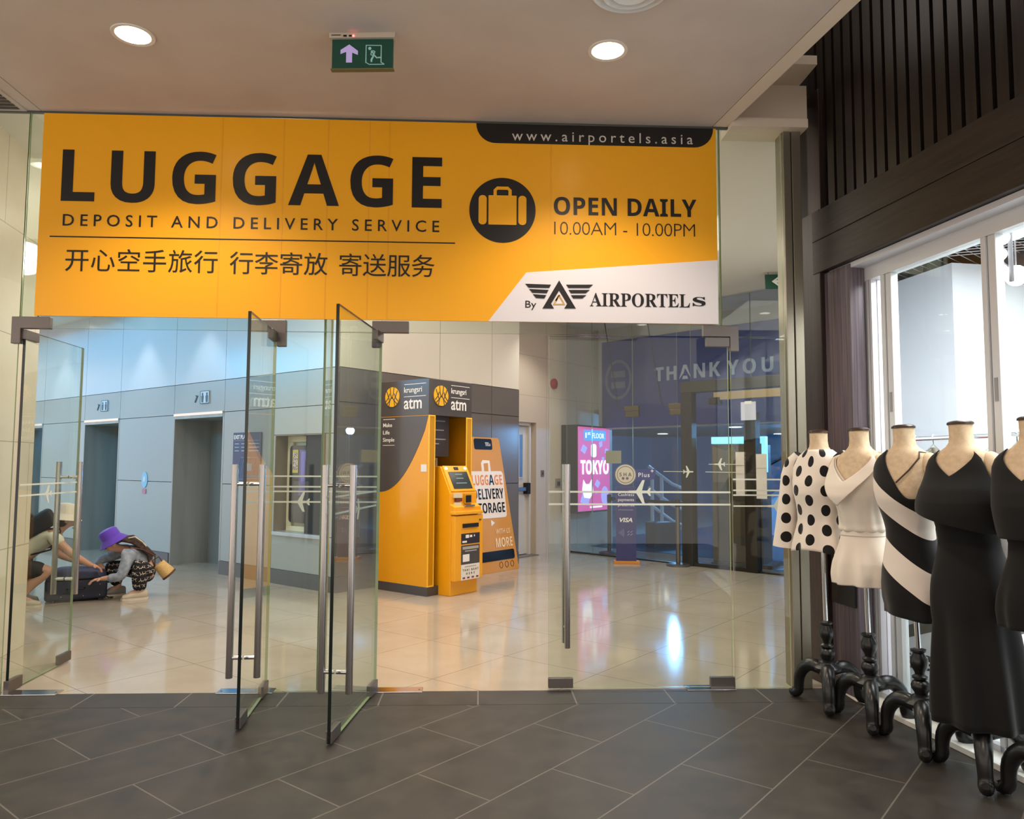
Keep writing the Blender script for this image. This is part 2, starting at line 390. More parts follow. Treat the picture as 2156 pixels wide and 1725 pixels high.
# exit plan board
navy = mat('navy_board', (22, 62, 108), .25)
r = thing('exit_plan_board', 'navy blue evacuation plan board on the lift wall', 'sign', B(-.014, 1.755, 1.215), BROT - PI/2)
mb = MB(); mb.box(-.31, .31, -.015, 0, 0, .62); mb.build('board', navy, r, .003)
text('EXIT PLAN', -.29, .02, .535, .59, -.017, white_ink, r, weight=.02)
mb = MB()
for i in range(3):
    for j, (x, w) in enumerate(((-.27, .1), (-.12, .14), (.05, .22))): mb.box(x, x+w, -.017, -.014, .47-.045*i, .482-.045*i)
mb.box(-.29, .29, -.017, -.014, .515, .519)
mb.build('legend', mat('pale_blue_ink', (150, 180, 205), .5), r)
mb = MB(); mb.prism(stroke([(-.22, .02), (-.12, .3), (.25, .3), (.28, .04), (-.22, .02), (-.12, .3)], .008), -.017, -.014)
for q in range(7): mb.prism(stroke([(-.16+.05*q, .05), (-.1+.05*q, .28)], .004), -.017, -.014)
mb.build('floor_plan', mat('plan_blue_ink', (90, 140, 190), .5), r)
# niche window
r = thing('window_1', 'cream framed display window with a rounded dark pane set in a niche', 'window', B(0, (ny0+ny1)/2, nz0), BROT - PI/2, None, 'structure')
hw = (ny1-ny0)/2; hh = nz1-nz0
mb = MB(); mb.box(-hw, -hw+.012, -.02, .16, 0, hh); mb.box(hw-.012, hw, -.02, .16, 0, hh); mb.box(-hw+.012, hw-.012, -.02, .16, hh-.012, hh); mb.build('niche_lining', mat('niche_bronze', (120, 108, 92), .35, .3), r)
mb = MB(); mb.box(-hw-.02, hw+.02, -.05, .16, -.03, .012); mb.build('window_sill', mat('sill_aluminium', (178, 186, 196), .35, .5), r, .003)
cf = mat('cream_window_frame', (222, 214, 180), .4)
mb = MB(); mb.box(-hw+.06, hw-.012, .12, .16, .012, .075); mb.box(-hw+.06, hw-.012, .12, .16, hh-.085, hh-.012); mb.box(-hw+.06, -hw+.16, .12, .16, .075, hh-.085); mb.box(hw-.10, hw-.012, .12, .16, .075, hh-.085); mb.box(-hw+.012, hw-.012, .16, .17, .012, hh-.012)
mb.build('window_frame', cf, r, .006)
mb = MB(); mb.prism(rrect(-hw+.13, hw-.07, .12, hh-.13, .05), .105, .122); mb.build('pane', mat('dark_pane', (58, 54, 52), .08), r)
mb = MB(); mb.prism([(-.16, .45), (-.16, hh-.18), (.33, hh-.18), (.33, .45)], .102, .106); mb.build('poster', mat('purple_poster', (104, 92, 150), .3), r)
text(bold('M'), -.12, .32, .62, .98, .100, mat('lilac_ink', (140, 128, 196), .4), r, 'poster_letter')
mb = MB(); mb.box(-.285, -.175, .098, .104, .72, 1.0); mb.build('sticker', mat('yellow_sticker', (214, 190, 90), .5), r)
mb = MB(); mb.box(-.275, -.185, .096, .099, .755, .965); mb.build('sticker_picture', noise_color(mat('sticker_print', (190, 170, 160), .5), (110, 50, 60), (236, 226, 210), 60, 2), r)

# cream wall behind the block with the service door
cwall = mat('cream_back_wall', (212, 198, 180), .4)
CY, dX0, dX1 = .434, 3.55, 4.28       # service door opening in block x
mb = MB()
mb.box(3.36, dX0, CY, CY+.3, 0, 3.86); mb.box(dX1+.12, 6.80, CY, CY+.3, 0, 3.86); mb.box(dX0, dX1+.12, CY, CY+.3, 2.12, 3.86)
mb.box(dX1, dX1+.12, CY+.12, CY+.3, 0, 2.12)
for z in (2.55, 3.2): mb.box(3.36, 6.8, CY-.0015, CY, z, z+.005, 1)
for x in (4.68, 5.6): mb.box(x, x+.005, CY-.0015, CY, 0, 3.86, 1)
struct(in_block(mb.build('wall_back', [cwall, mat('cream_joint', (168, 156, 140), .6)])), 'cream back wall holding the white service door and the pink advertising screen', 'wall')
r = thing('door_8', 'white service door with a narrow glass slot and a push bar', 'door', B(3.9, CY+.09), BROT, None, 'structure')
dw = mat('off_white_door', (214, 208, 198), .35)
mb = MB(); mb.box(-.36, .37, 0, .05, .02, 2.06); mb.build('door_leaf', dw, r, .004)
mb = MB(); mb.box(.15, .235, -.012, .0, 1.24, 1.92); mb.build('vision_panel', mat('slot_glass', (110, 150, 205), .08), r)
mb = MB(); mb.box(.13, .15, -.016, 0, 1.22, 1.94); mb.box(.235, .255, -.016, 0, 1.22, 1.94); mb.box(.15, .235, -.016, 0, 1.22, 1.24); mb.box(.15, .235, -.016, 0, 1.92, 1.94); mb.build('slot_trim', dw, r)
mb = MB(); mb.box(-.3, .32, -.07, -.03, 1.02, 1.08); mb.build('push_bar', mat('bar_steel', (150, 156, 164), .3, .9), r, .006)
mb = MB(); mb.box(.27, .36, -.09, 0, .97, 1.15); mb.build('bar_housing', mat('dark_bronze', (48, 40, 36), .4, .5), r, .01)
mb = MB(); mb.box(.37, .41, -.05, .06, 0, 2.1); mb.box(-.37, .41, -.05, .06, 2.065, 2.12); mb.build('door_frame', dw, r)
mb = MB(); mb.box(-.37, .46, -.18, .04, .0, .012); mb.build('threshold', mat('threshold_grey', (120, 112, 104), .4), r)
r = thing('fire_bell', 'round red fire alarm bell high on the cream back wall', 'alarm', B(4.88, CY, 2.80), BROT)
Mx = Matrix.Rotation(PI/2, 3, 'X')
red = mat('red_bell', (150, 30, 34), .3)
mb = MB(); mb.lathe([(.085, 0), (.09, .02), (.085, .04), (.05, .06), (.0, .065)], n=24, M=Mx); mb.build('gong', red, r)
mb = MB(); mb.lathe([(.018, .06), (.018, .075), (0, .078)], n=12, M=Mx); mb.build('boss', mat('bell_boss', (90, 20, 24), .4), r)
r = thing('wall_switch', 'small grey switch plate on the cream wall beside the service door', 'switch', B(4.57, CY, 1.30), BROT)
mb = MB(); mb.box(-.04, .04, -.012, 0, -.05, .05); mb.build('plate', mat('switch_grey', (120, 110, 100), .4), r, .003)
mb = MB(); mb.box(-.015, .015, -.018, -.012, -.02, .02); mb.build('rocker', mat('switch_dark', (70, 64, 60), .4), r, .002)
r = thing('door_release', 'grey and black door release box low on the cream wall by the glass door edge', 'switch', B(5.0, CY, 1.14), BROT)
mb = MB(); mb.box(-.06, .06, -.03, 0, -.07, .07); mb.build('case', mat('release_grey', (130, 124, 118), .35), r, .004)
mb = MB(); mb.box(-.04, .04, -.036, -.03, -.05, .02); mb.build('face', black_paint, r)

# advertising screen
r = thing('advertising_screen', 'tall lit pink advertising screen reading TOKYO', 'screen', B(6.19, CY-.05), BROT)
def on_screen(px, py): p = onpl(px, py, B(0, CY-.34), V); return (p-A0).dot(U), p.z
(ua, zt_a), (ub, zb_a) = on_screen(1218, 898), on_screen(1284, 1072)
r.location = B((ua+ub)/2, CY-.05); sx = (ub-ua)/2; z0, z1 = on_screen(1218, 1078)[1], zt_a
KX, KZ0, KZ = sx/.54, z0, (z1-z0)/1.5
mb = MB(); mb.box(-sx-.02, sx+.02, -.28, .04, z0-.03, z1+.03); mb.build('case', mat('screen_case', (38, 38, 40), .3), r, .004)
pink = mat('pink_display', (226, 96, 170), .3, emit=(236, 96, 176), es=.5)
mb = MB(); mb.box(-sx, sx, -.292, -.28, z0, z1); mb.build('display', pink, r)
wl = mat('white_display', (245, 240, 245), .4, emit=(245, 240, 250), es=.9); bl = mat('blue_display', (70, 150, 220), .4, emit=(70, 155, 228), es=.8); lilac = mat('lilac_display', (170, 160, 230), .4, emit=(170, 165, 235), es=.7)
mb = MB(); mb.prism(rrect(-.36, .40, 1.88, 2.07, .03), -.296, -.291); mb.build('floor_tag', bl, r)
text('1', -.315, -.275, 1.925, 2.02, -.299, wl, r, weight=.01); text('st', -.24, -.14, 1.98, 2.035, -.299, wl, r, weight=.01, spaced=False)
text('FLOOR', -.08, .34, 1.925, 2.02, -.299, wl, r, weight=.01)
text(bold('TOKYO'), -.48, .50, 1.27, 1.53, -.299, wl, r, weight=.02, spaced=False)
for x, z, s, q in ((-.36, 1.72, .09, .3), (.22, 1.82, .07, 1.1), (.42, 1.70, .06, .7), (.10, 1.10, .08, .2), (-.30, .86, .16, .5), (.05, .95, .03, 0), (.3, 1.55, .05, .9)):
    mb = MB(); mb.prism([(x+s*math.cos(q+k*PI/2)*(1 if k % 2 else 1.3), z+s*math.sin(q+k*PI/2)) for k in range(4)], -.296, -.291); mb.build('shape', lilac, r)
mb = MB(); mb.prism(circ(.36, .88, .13, 20, .17), -.296, -.291); mb.build('shape', lilac, r)
mb = MB(); mb.prism(rrect(-.12, .06, 1.58, 1.82, .05), -.297, -.291); mb.build('picture', wl, r)
mb = MB(); mb.prism(rrect(-.16, .26, .67, .70, .01), -.297, -.291); mb.build('footer', wl, r)
mb = MB(); mb.prism([(-.42, 1.0), (-.38, 1.18), (-.3, 1.1), (-.18, 1.1), (-.1, 1.18), (-.04, .95), (-.16, .84), (-.36, .86)], -.297, -.291)
mb.build('picture', wl, r)

for c in r.children:      # fit the picture to the screen
    if c.name.split('.')[0] in ('case', 'display'): continue
    for v in c.data.vertices: v.co.x *= KX; v.co.z = KZ0 + (v.co.z-.62)*KZ

# ================================================================== lobby far side: inner glass front, hall beyond
G0 = Vector((1.452, 12.711, 0)); G1 = Vector((3.781, 10.216, 0)); gd = (G1-G0).normalized(); GROT = math.atan2(gd.y, gd.x)
gn = Vector((-gd.y, gd.x, 0))   # away from camera
if gn.y < 0: gn = -gn
def G(x, y=0, z=0): return G0 + gd*x + gn*y + Vector((0, 0, z))
def Gpx(px, py, off=0):
    p = onpl(px, py, G0+gn*off, gn); return (p-G0).dot(gd), p.z
blackf = mat('black_frame', (34, 32, 30), .35, .3); oak = mat('gilt_rail', (150, 132, 96), .35, .4)
xs = [Gpx(p, 1000)[0] for p in (1193, 1247, 1333, 1428, 1456, 1585, 1700)]
labs = ['narrow glass pane beside the pink screen', 'glass pane behind the blue payment sign', 'glass pane between the stanchions', None, 'glass pane right of the black post', 'last glass pane by the steel column']
wn = 2
for i in range(6):
    if i == 3: continue
    r = thing('window_%d' % wn, labs[i], 'window', G((xs[i]+xs[i+1])/2), GROT, None, 'structure'); wn += 1
    h = (xs[i+1]-xs[i])/2
    mb = MB(); mb.box(-h+.004, h-.004, -.006, .006, .02, 3.84, mf=[1, 1, 0, 0, 1, 1]); mb.build('pane', [glass_in, edge_green], r)
    mb = MB(); mb.box(-h, h, -.03, .03, 0, .02); mb.build('sill_rail', blackf, r)
    if i in (1, 2):
        mb = MB(); mb.box(h-.14, h+.12, -.03, .03, 2.28, 2.36); mb.box(h-.12, h+.12, -.03, .03, 2.19, 2.275); mb.build('patch_fitting', mat('bronze_fitting', (112, 102, 74), .35, .9), r, .004)
        mb = MB(); x0 = h-.2; mb.tube([(x0-.36, 0, 3.84), (x0-.08, -.01, 2.4), (x0-.05, -.01, 2.34), (x0, -.01, 2.33), (x0+.1, -.02, 2.32)], .008, 8); mb.build('cable', black_paint, r)
r = thing('door_9', 'black framed inner glass doorway with a gilt top rail', 'door', G(xs[4]), GROT, None, 'structure')
xa, xb = -.13, .05; xe = xs[6]-xs[4]; xm = xs[5]-xs[4]
mb = MB(); mb.box(xa, xb, -.07, .07, 0, 2.62); mb.build('post', blackf, r, .005)
mb = MB(); mb.box(xm-.09, xm+.08, -.07, .07, 0, 2.18); mb.build('post', blackf, r, .005)
mb = MB(); mb.box(xa, xe, -.08, .08, 2.50, 2.66); mb.build('top_beam', mat('olive_black', (42, 40, 28), .4), r, .005)
mb = MB(); mb.box(.45, xe, -.14, -.082, 2.36, 2.47); mb.build('gilt_rail', oak, r, .004)
mb = MB(); mb.box(.38, .55, -.16, -.05, 2.30, 2.40); mb.build('closer', blackf, r, .01)
mb = MB(); mb.box(xb, xm-.09, -.05, .05, 0, .05); mb.build('sill_rail', blackf, r)
r = thing('paper_notice', 'white paper notice taped high on the inner glass door', 'notice', G(Gpx(1585, 864)[0], -.055, 0), GROT)
mb = MB(); mb.box(-.11, .11, -.075, -.07, 2.06, 2.31); mb.build('sheet', mat('blueish_paper', (190, 194, 214), .7), r)
mb = MB(); mb.box(-.05, .05, -.077, -.075, 2.28, 2.32); mb.build('tape', plastic_white, r)
for dx, z, hgt, lb in ((-.14, 1.05, .58, 'long white price sheet left of the thin black post'), (.16, 1.0, .60, 'long white price sheet right of the thin black post')):
    r = thing('price_sheet', lb, 'notice', G(xm+xs[4]+dx-xs[4]+xs[4]-xs[4], 0, 0), GROT); r.location = G(xs[5]+dx, -.06)
    mb = MB(); mb.box(-.075, .075, -.01, -.004, z, z+hgt); mb.build('sheet', mat('pale_paper', (214, 206, 200), .7), r)
    mb = MB(); mb.box(-.07, .07, -.012, -.01, z+hgt*.68, z+hgt*.685); mb.build('fold', ink_g, r)
r = thing('hanging_paper', 'grey green paper notice stuck on the glass above the round badge', 'notice', G(Gpx(1294, 962)[0], -.02, Gpx(1294, 976)[1]), GROT)
mb = MB(); mb.box(-.15, .15, -.012, -.004, 0, .2); mb.build('sheet', mat('sage_paper', (150, 152, 132), .6), r)
# airline style decals on inner glass
decal = mat('frosted_decal', (216, 220, 206), .6)
def plane_shape(cx, cz, s, face=-1):
    top = [(-.5, 0), (-.45, .05), (-.12, .06), (.14, .5), (.24, .5), (.12, .06), (.34, .055), (.44, .17), (.5, .17), (.45, .0)]
    pts = top + [(x, -z) for x, z in top[::-1][1:-1]]
    return [(cx + face*-1*x*s, cz + z*s) for x, z in pts]
r = thing('glass_decal', 'small frosted aeroplane stickers with lines on the inner glass doors', 'decal', G(xs[4]-.02, -.012), GROT)
mb = MB()
for x, z, s, fc in ((.02, 1.35, .17, 1), (.52, 1.46, .17, -1)): mb.prism(plane_shape(x, z, s, fc), -.0758, -.071)
for z, a, b in ((1.46, .35, .85), (1.35, .3, .85), (1.35, -.4, 0.08)): mb.box(a, b, -.075, -.071, z-.004, z+.004)
mb.build('sticker', decal, r)
# banner bulkhead beyond
bd = mat('blue_bulkhead', (30, 54, 132), .35); TH = mat('pale_blue_lettering', (176, 188, 208), .5)
off = 1.0
p0 = onpl(1270, 900, G0+gn*off, gn); bx0 = (p0-G0).dot(gd)
def Bp(px, py): x, z = Gpx(px, py, off); return x-bx0, z
r = thing('hall_banner', 'dark blue wall banner reading THANK YOU above the inner doors', 'banner', G(bx0, off, 0), GROT)
zt = Bp(1270, 722)[1]; zb = Bp(1400, 897)[1]
mb = MB(); mb.box(0, 6.5, -.03, 0, zb, zt); mb.build('panel', bd, r)
xl, zl = Bp(1381, 804); xr, zr = Bp(1519, 790); cz = Bp(1381, 775)[1]
text(bold('THANK'), xl, xr, zl, cz, -.034, TH, r, weight=.01)
xl, _ = Bp(1533, 790); xr, _ = Bp(1631, 790); text(bold('YOU'), xl, xr, zl, cz, -.034, TH, r, weight=.01)
xl, _ = Bp(1648, 785); text(bold('F'), xl, xl+.2, zl, cz, -.034, TH, r, weight=.01)
cx, czz = Bp(1304, 800); rr = .26
mb = MB()
ring = [(cx+rr*math.cos(t), czz+rr*1.25*math.sin(t)) for t in [2*PI*i/40 for i in range(41)]]
mb.prism(stroke(ring, .05), -.034, -.029)
mb.box(cx-.15, cx+.15, -.034, -.029, czz+.04, czz+.15); mb.box(cx-.15, cx+.15, -.034, -.029, czz-.15, czz-.04)
mb.build('emblem', mat('faded_blue_ink', (96, 108, 140), .5), r)
mb = MB(); mb.box(-.1, 7, 0, .25, zb-.02, 3.9); o = mb.build('wall_far', mat('grey_bulkhead', (186, 184, 178), .6)); o.location = G(bx0, off); o.rotation_euler = (0, 0, GROT); struct(o, 'pale bulkhead carrying the blue banner', 'wall')
# hall beyond: low ceiling, walls
hc = mat('hall_ceiling', (120, 130, 140), .7); hw_ = mat('hall_blue_lit_wall', (120, 150, 178), .6); hfl = mat('hall_dark_floor', (52, 74, 96), .25)  # blue of the hall light is put into the white wall's colour
mb = MB(); mb.box(-6, 12, off+.25, 12, 2.36, 2.45); o = mb.build('ceiling_hall', hc); o.location = G(bx0-.3); o.rotation_euler = (0, 0, GROT); struct(o, 'low grey ceiling of the hall beyond the inner doors', 'ceiling')
mb = MB(); mb.box(-6, 12, 11.8, 12, 0, 3.4); mb.box(-6.2, -6, off+.3, 12, 0, 3.4); mb.box(12, 12.2, off+.3, 12, 0, 3.4); o = mb.build('wall_hall', hw_); o.location = G(bx0-.3); o.rotation_euler = (0, 0, GROT); struct(o, 'far pale wall of the hall beyond the inner doors', 'wall')
mb = MB(); mb.box(-1, 9, off, 11.8, .001, .006); o = mb.build('floor_hall', hfl); o.location = G(0); o.rotation_euler = (0, 0, GROT); struct(o, 'dark blue grey floor of the hall beyond the inner doors', 'floor')
for x, y in ((-.5, 4.0), (1.2, 7.5), (3.6, 4.2), (5.5, 8.0)): lamp('POINT', 'hall_daylight_fill', G(bx0+x, y, 2.15), 150, (.18, .52, 1.0), size=.07)  # added blue points standing in for daylight in the hall
# payment sign
base = onz(1319, 1186); r = thing('payment_sign', 'slim dark blue cashless payment sign with a round badge on an orange base', 'sign', base, math.radians(-6))
pb = mat('royal_blue_sign', (48, 48, 112), .35)
mb = MB(); mb.box(-.19, .19, -.11, .11, 0, .035); mb.build('base', mat('orange_base', (206, 130, 40), .4), r, .004)
mb = MB(); mb.box(-.15, .145, -.02, .02, .035, 1.12); mb.build('panel', pb, r, .003)
mb = MB(); mb.prism(circ(-.01, 1.30, .165, 40), -.03, .0, 0); mb.build('badge', mat('badge_blue', (60, 66, 110), .4), r)
mb = MB(); mb.prism(circ(-.01, 1.30, .15, 40), -.034, -.029); mb.build('badge_face', mat('badge_cream', (206, 196, 180), .5), r)
mb = MB(); mb.prism(stroke([(-.01+.122*math.cos(t), 1.30+.122*math.sin(t)) for t in [2*PI*i/36 for i in range(37)]], .008), -.037, -.033); mb.prism(circ(-.045, 1.245, .02, 14), -.037, -.033); mb.prism(circ(.015, 1.245, .02, 14), -.037, -.033); mb.build('badge_ring', mat('badge_ink', (92, 84, 96), .5), r)
text(bold('SHA'), -.10, .08, 1.275, 1.33, -.037, mat('badge_ink'), r)
mb = MB(); mb.prism([(.14, 1.22), (.155, 1.375), (.44, 1.39), (.415, 1.235), (.2, 1.2)], -.026, -.005); mb.build('tag', mat('tag_blue', (38, 48, 128), .4), r)
text('Plus', .18, .345, 1.265, 1.33, -.029, white_ink, r, weight=.01); text('+', .36, .405, 1.335, 1.38, -.029, white_ink, r, weight=.02)
for i, s in enumerate(('Cashless', 'payments', 'preferred')): text(s, -.12, .115, .985-.075*i, 1.03-.075*i, -.023, white_ink, r, cap=.72, weight=.004)
mb = MB(); mb.box(-.12, .10, -.023, -.02, .775, .785); mb.build('small_print', mat('lilac_grey_ink', (130, 130, 170), .5), r)
text('VISA', -.10, .09, .60, .665, -.023, white_ink, r, shear=.25, weight=.03, spaced=False)
mb = MB()
for q in range(4): mb.prism(stroke([(-.105+.02*q, .43-.014*q), (-.095+.02*q, .445), (-.105+.02*q, .46+.014*q)], .007), -.023, -.02)
for x, z in ((.03, .46), (.075, .46), (.03, .42), (.075, .42)): mb.prism(stroke([(x-.015, z-.012), (x+.015, z+.012)], .012), -.023, -.02)
mb.build('icon', mat('lilac_grey_ink'), r)
# stanchions
def stanchion(px, py, label, h=.95):
    b = onz(px, py); r = thing('stanchion', label, 'stanchion', b, math.radians(-20), 'belt stanchions')
    mb = MB(); mb.lathe([(.17, 0), (.17, .018), (.15, .03), (.04, .045)], n=28); mb.build('base', satin, r)
    mb = MB(); mb.lathe([(.032, .04), (.032, h)], n=18); mb.build('post', satin, r)
    mb = MB(); mb.lathe([(.036, h-.11), (.036, h), (.02, h+.012)], n=18); mb.box(.034, .07, -.02, .02, h-.09, h-.03); mb.build('belt_head', black_paint, r)
    return b
b1 = stanchion(1283, 1166, 'grey metal belt stanchion left of the payment sign'); b2 = stanchion(1428, 1192, 'grey metal belt stanchion right of the payment sign')
mb = MB(); d = (b2-b1); n = d.normalized(); p = Vector((-n.y, n.x, 0))*.002
a, c = b1+n*.05, b2-n*.05
vs = [a-p+Vector((0,0,.875)), c-p+Vector((0,0,.875)), c-p+Vector((0,0,.92)), a-p+Vector((0,0,.92)), a+p+Vector((0,0,.875)), c+p+Vector((0,0,.875)), c+p+Vector((0,0,.92)), a+p+Vector((0,0,.92))]
mb.add(vs, [(0,1,2,3),(7,6,5,4),(0,4,5,1),(3,2,6,7)])
tag(mb.build('barrier_belt', mat('black_belt', (20, 20, 22), .6)), 'black barrier belt stretched between the two stanchions', 'belt')
r = thing('round_base_stand', 'thin stand with a round chrome base behind the inner doors', 'stand', G(xs[5]+.30, .45), GROT)
mb = MB(); mb.lathe([(.22, 0), (.22, .015), (.05, .03)], n=32); mb.build('base', chrome, r)
mb = MB(); mb.lathe([(.02, .03), (.02, 1.5)], n=12); mb.build('post', black_paint, r)
# brown info kiosk behind the glass
kb = G((Gpx(1522, 1100)[0]), .42); r = thing('brown_kiosk', 'tall brown display kiosk with a mountain picture and lit blue header behind the doors', 'kiosk', kb, GROT + math.radians(12))
br_ = mat('kiosk_brown', (98, 88, 72), .45)
mb = MB(); mb.box(-.36, .36, -.02, .5, .05, 1.75); mb.build('cabinet', br_, r, .006)
mb = MB(); mb.box(-.36, .5, -.1, .55, 0, .05); mb.build('plinth', mat('kiosk_plinth', (80, 78, 74), .4), r)
mb = MB(); mb.prism([(-.34, 1.2), (-.34, 1.72), (-.15, 1.66), (-.05, 1.72), (.1, 1.5), (.22, 1.6), (.34, 1.4), (.34, 1.2)], -.026, -.019); mb.build('mountain_picture', mat('kiosk_tan', (128, 114, 92), .5), r)
mb = MB(); mb.prism([(-.3, .95), (-.1, 1.3), (.06, 1.05), (.2, .92)], -.028, -.019); mb.prism([(.05, .3), (.05, .9), (.34, .9), (.34, .3)], -.026, -.019); mb.build('lower_picture', mat('kiosk_dark', (70, 64, 52), .5), r)
mb = MB(); mb.box(-.36, .42, -.03, .1, 1.76, 1.86); mb.box(.365, .42, -.03, .1, 1.35, 1.76); mb.build('lit_header', mat('lit_cyan', (150, 225, 245), .4, emit=(140, 220, 245), es=1.0), r)
# escalator beyond
er = thing('escalator', 'escalator with dark handrails rising in the blue lit hall', 'escalator', G(bx0+1.0, 5.4), GROT + math.radians(8))
ez = mat('escalator_panel', (196, 216, 238), .3);  # colour brightened to carry the sky light on the truss
mb = MB(); mb.prism([(-.6, 0), (.5, 0), (3.6, 1.8), (3.6, 2.3), (2.4, 2.3), (-.6, .5)], 0, .9); mb.build('truss', ez, er)
for y in (-.06, .9):
    mb = MB(); mb.prism([(-.6, .5), (2.4, 2.3), (3.4, 2.3), (3.4, 2.7), (2.3, 2.7), (-.6, 1.15)], y, y+.05); mb.build('balustrade', mat('balustrade_grey', (90, 110, 128), .2), er)
    mb = MB(); mb.tube([(-.75, y+.02, .8), (-.7, y+.02, 1.1), (-.5, y+.02, 1.2), (2.3, y+.02, 2.72)], .035, 8); mb.build('handrail', black_paint, er)
rw = mat('white_railing', (210, 218, 226), .35)
rb = onz(1383, 1140); r = thing('stair_railing', 'white tubular stair railing with curved bars beyond the inner glass', 'railing', rb, math.radians(-10))
for x in (-.08, .1):
    mb = MB(); mb.tube([(x, 0, 0), (x, 0, 1.25)], .035, 10); mb.build('post', rw, r)
for z in (.3, .6, 1.0):
    mb = MB(); mb.tube([(-.15, 0, z+.42), (.0, 0, z+.3), (.3, 0, z+.08), (.5, .05, z), (.75, .1, z)], .032, 8); mb.build('rail', rw, r)
r = thing('plant_box', 'dark square planter box on the floor of the hall', 'planter', onz(1393, 1150), .2)
mb = MB(); mb.box(-.22, .22, -.2, .2, 0, .42); mb.build('box', mat('planter_grey', (84, 88, 88), .5), r, .006)
mb = MB(); mb.box(-.2, .2, -.18, .18, .4, .425); mb.build('lip', black_paint, r)
r = thing('service_counter', 'pale counter with a blue stripe at right beyond the inner doors', 'counter', G(xs[5]+.75, 1.1), GROT)
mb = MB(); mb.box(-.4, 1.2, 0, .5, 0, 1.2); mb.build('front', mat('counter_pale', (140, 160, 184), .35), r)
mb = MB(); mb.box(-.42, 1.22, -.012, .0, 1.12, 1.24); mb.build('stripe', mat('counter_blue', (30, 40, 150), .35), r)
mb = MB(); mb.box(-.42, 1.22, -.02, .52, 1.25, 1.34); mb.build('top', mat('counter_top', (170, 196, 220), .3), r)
mb = MB(); mb.box(-.1, 1.2, .2, .5, 1.36, 1.8); mb.build('monitor', black_paint, r, .02)

# ================================================================== lobby ceiling lights
disc = mat('lamp_disc', (255, 250, 240), .4, emit=(255, 246, 232), es=7.0)
disc_w = mat('lamp_disc_warm', (255, 240, 220), .4, emit=(255, 228, 196), es=9.0)
trimw = mat('lamp_trim', (224, 220, 212), .4)
def downlight(loc, rad, label, group, power, col, spot=2.2, m=disc, trim=trimw, aim=None):
    r = thing('downlight', label, 'ceiling light', loc, 0, group)
    mb = MB(); mb.lathe([(rad*.92, -.004), (rad*1.12, -.006), (rad*1.14, 0), (rad*.92, .0)], n=32, caps=False); mb.build('trim_ring', trim, r)
    mb = MB(); mb.lathe([(.0, -.002), (rad*.93, -.002)], n=32, caps=False); mb.build('diffuser', m, r)
    if power:
        l = lamp('SPOT', 'downlight_lamp', Vector(loc)+Vector((0, 0, -.03)), power, col, (0, 0, 0) if aim is None else aim, rad*.8, spot=spot)
    return r
downlight((-1.895, 4.005+.04, ZC), .098, 'warm round downlight in the corridor ceiling at left', 'corridor downlights', 88, WARM, m=disc_w)
downlight((.697, 4.03+.04, ZC), .098, 'warm round downlight in the corridor ceiling right of the exit sign', 'corridor downlights', 88, WARM, m=disc_w)
for x, y in ((-1.9, 1.4), (.75, 1.4), (-1.9, -1.2), (.75, -1.2)):
    l = lamp('SPOT', 'corridor_lamp', (x, y, ZC-.02), 120, WARM, (0, 0, 0), .09, spot=2.2)
lob = [(-2.4, 6.2, 'near the marble wall'), (0.4, 6.3, 'above the cash machine approach'), (1.79, 7.3, 'seen through the right fixed pane'), (-1.0, 7.6, 'in front of the lift wall corner'), (.6, 8.6, 'right of the cash machine'), (2.2, 9.6, 'near the inner glass doors'), (-3.6, 8.2, 'above the crouching pair'), (1.2, 11.4, 'in front of the service door')]
for x, y, lb in lob: downlight((x, y, 3.86), .09, 'round white downlight in the lobby ceiling ' + lb, 'lobby downlights', 58 if x < -2 and y < 7 else 52, (1, .86, .70) if y < 7.9 else (1, .93, .85), 2.0)
for x, y, e in ((-1.8, 7.0, 34), (1.2, 8.6, 16)): lamp('POINT', 'lobby_fill_point', (x, y, 3.3), e, (1, .88, .74), size=.15)  # added fill points to brighten the lobby ceiling, no pendants hang here
# wall washers on the lift wall
for t, lb in ((7.35, 'left'), (4.45, 'middle'), (2.75, 'right')):
    p = B(-.42, t, 3.86); downlight(p, .07, 'small wall washer downlight before the lift wall, %s of three' % lb, 'lift wall washers', 24, (.95, .98, 1.0), 1.25)
for px, py in ((1395, 914), (1548, 900), (1640, 914)):
    p = onz(px, py, 2.35)
    downlight(p, .16, 'round lamp in the hall ceiling beyond the inner doors, ' + {1395: 'left of the black post', 1548: 'above the brown kiosk', 1640: 'near the steel column'}[px], 'hall lamps', 0, NEUT)
# dropped soffit by the lift wall
mb = MB(); mb.box(-1.9, -.9, 5.2, 11.5, 3.62, 3.86); struct(in_block(mb.build('trim_2', lceil)), 'dropped ceiling soffit before the lift wall', 'soffit')

# ================================================================== GLASS FRONT
HD = 2.30      # door head height
fit = satin
def fx(px, py): p = onY(px, py, YF); return p.x, p.z
def pane(idx, label, x0, x1, z0, z1, edges=(1, 1, 0, 0, 1, 1)):
    r = thing('window_%d' % idx, label, 'glass pane', ((x0+x1)/2, YF, z0), 0, None, 'structure'); h = (x1-x0)/2
    mb = MB(); mb.box(-h, h, -.006, .006, 0, z1-z0, mf=list(edges)); mb.build('pane', [glass, edge_green, edge_dark], r)
    return r
X1, X2, XS, X3, X4, X5 = -2.985, -1.345, -1.024, -.655, 1.668, 2.05
r = pane(10, 'tall fixed glass pane at the far left of the front', -4.4, X1, .005, ZC-.002)
mb = MB(); mb.box(1.40/2-.012-.001, 1.40/2-.001, -.07, .06, HD+.1, ZC-.005); 
r = pane(11, 'glass transom above the left door pair, behind the yellow banner', X1+.006, XS-.003, HD+.012, ZC-.002)
r = pane(12, 'glass transom above the right door pair, behind the yellow banner', XS+.003, 1.615, HD+.012, ZC-.002)
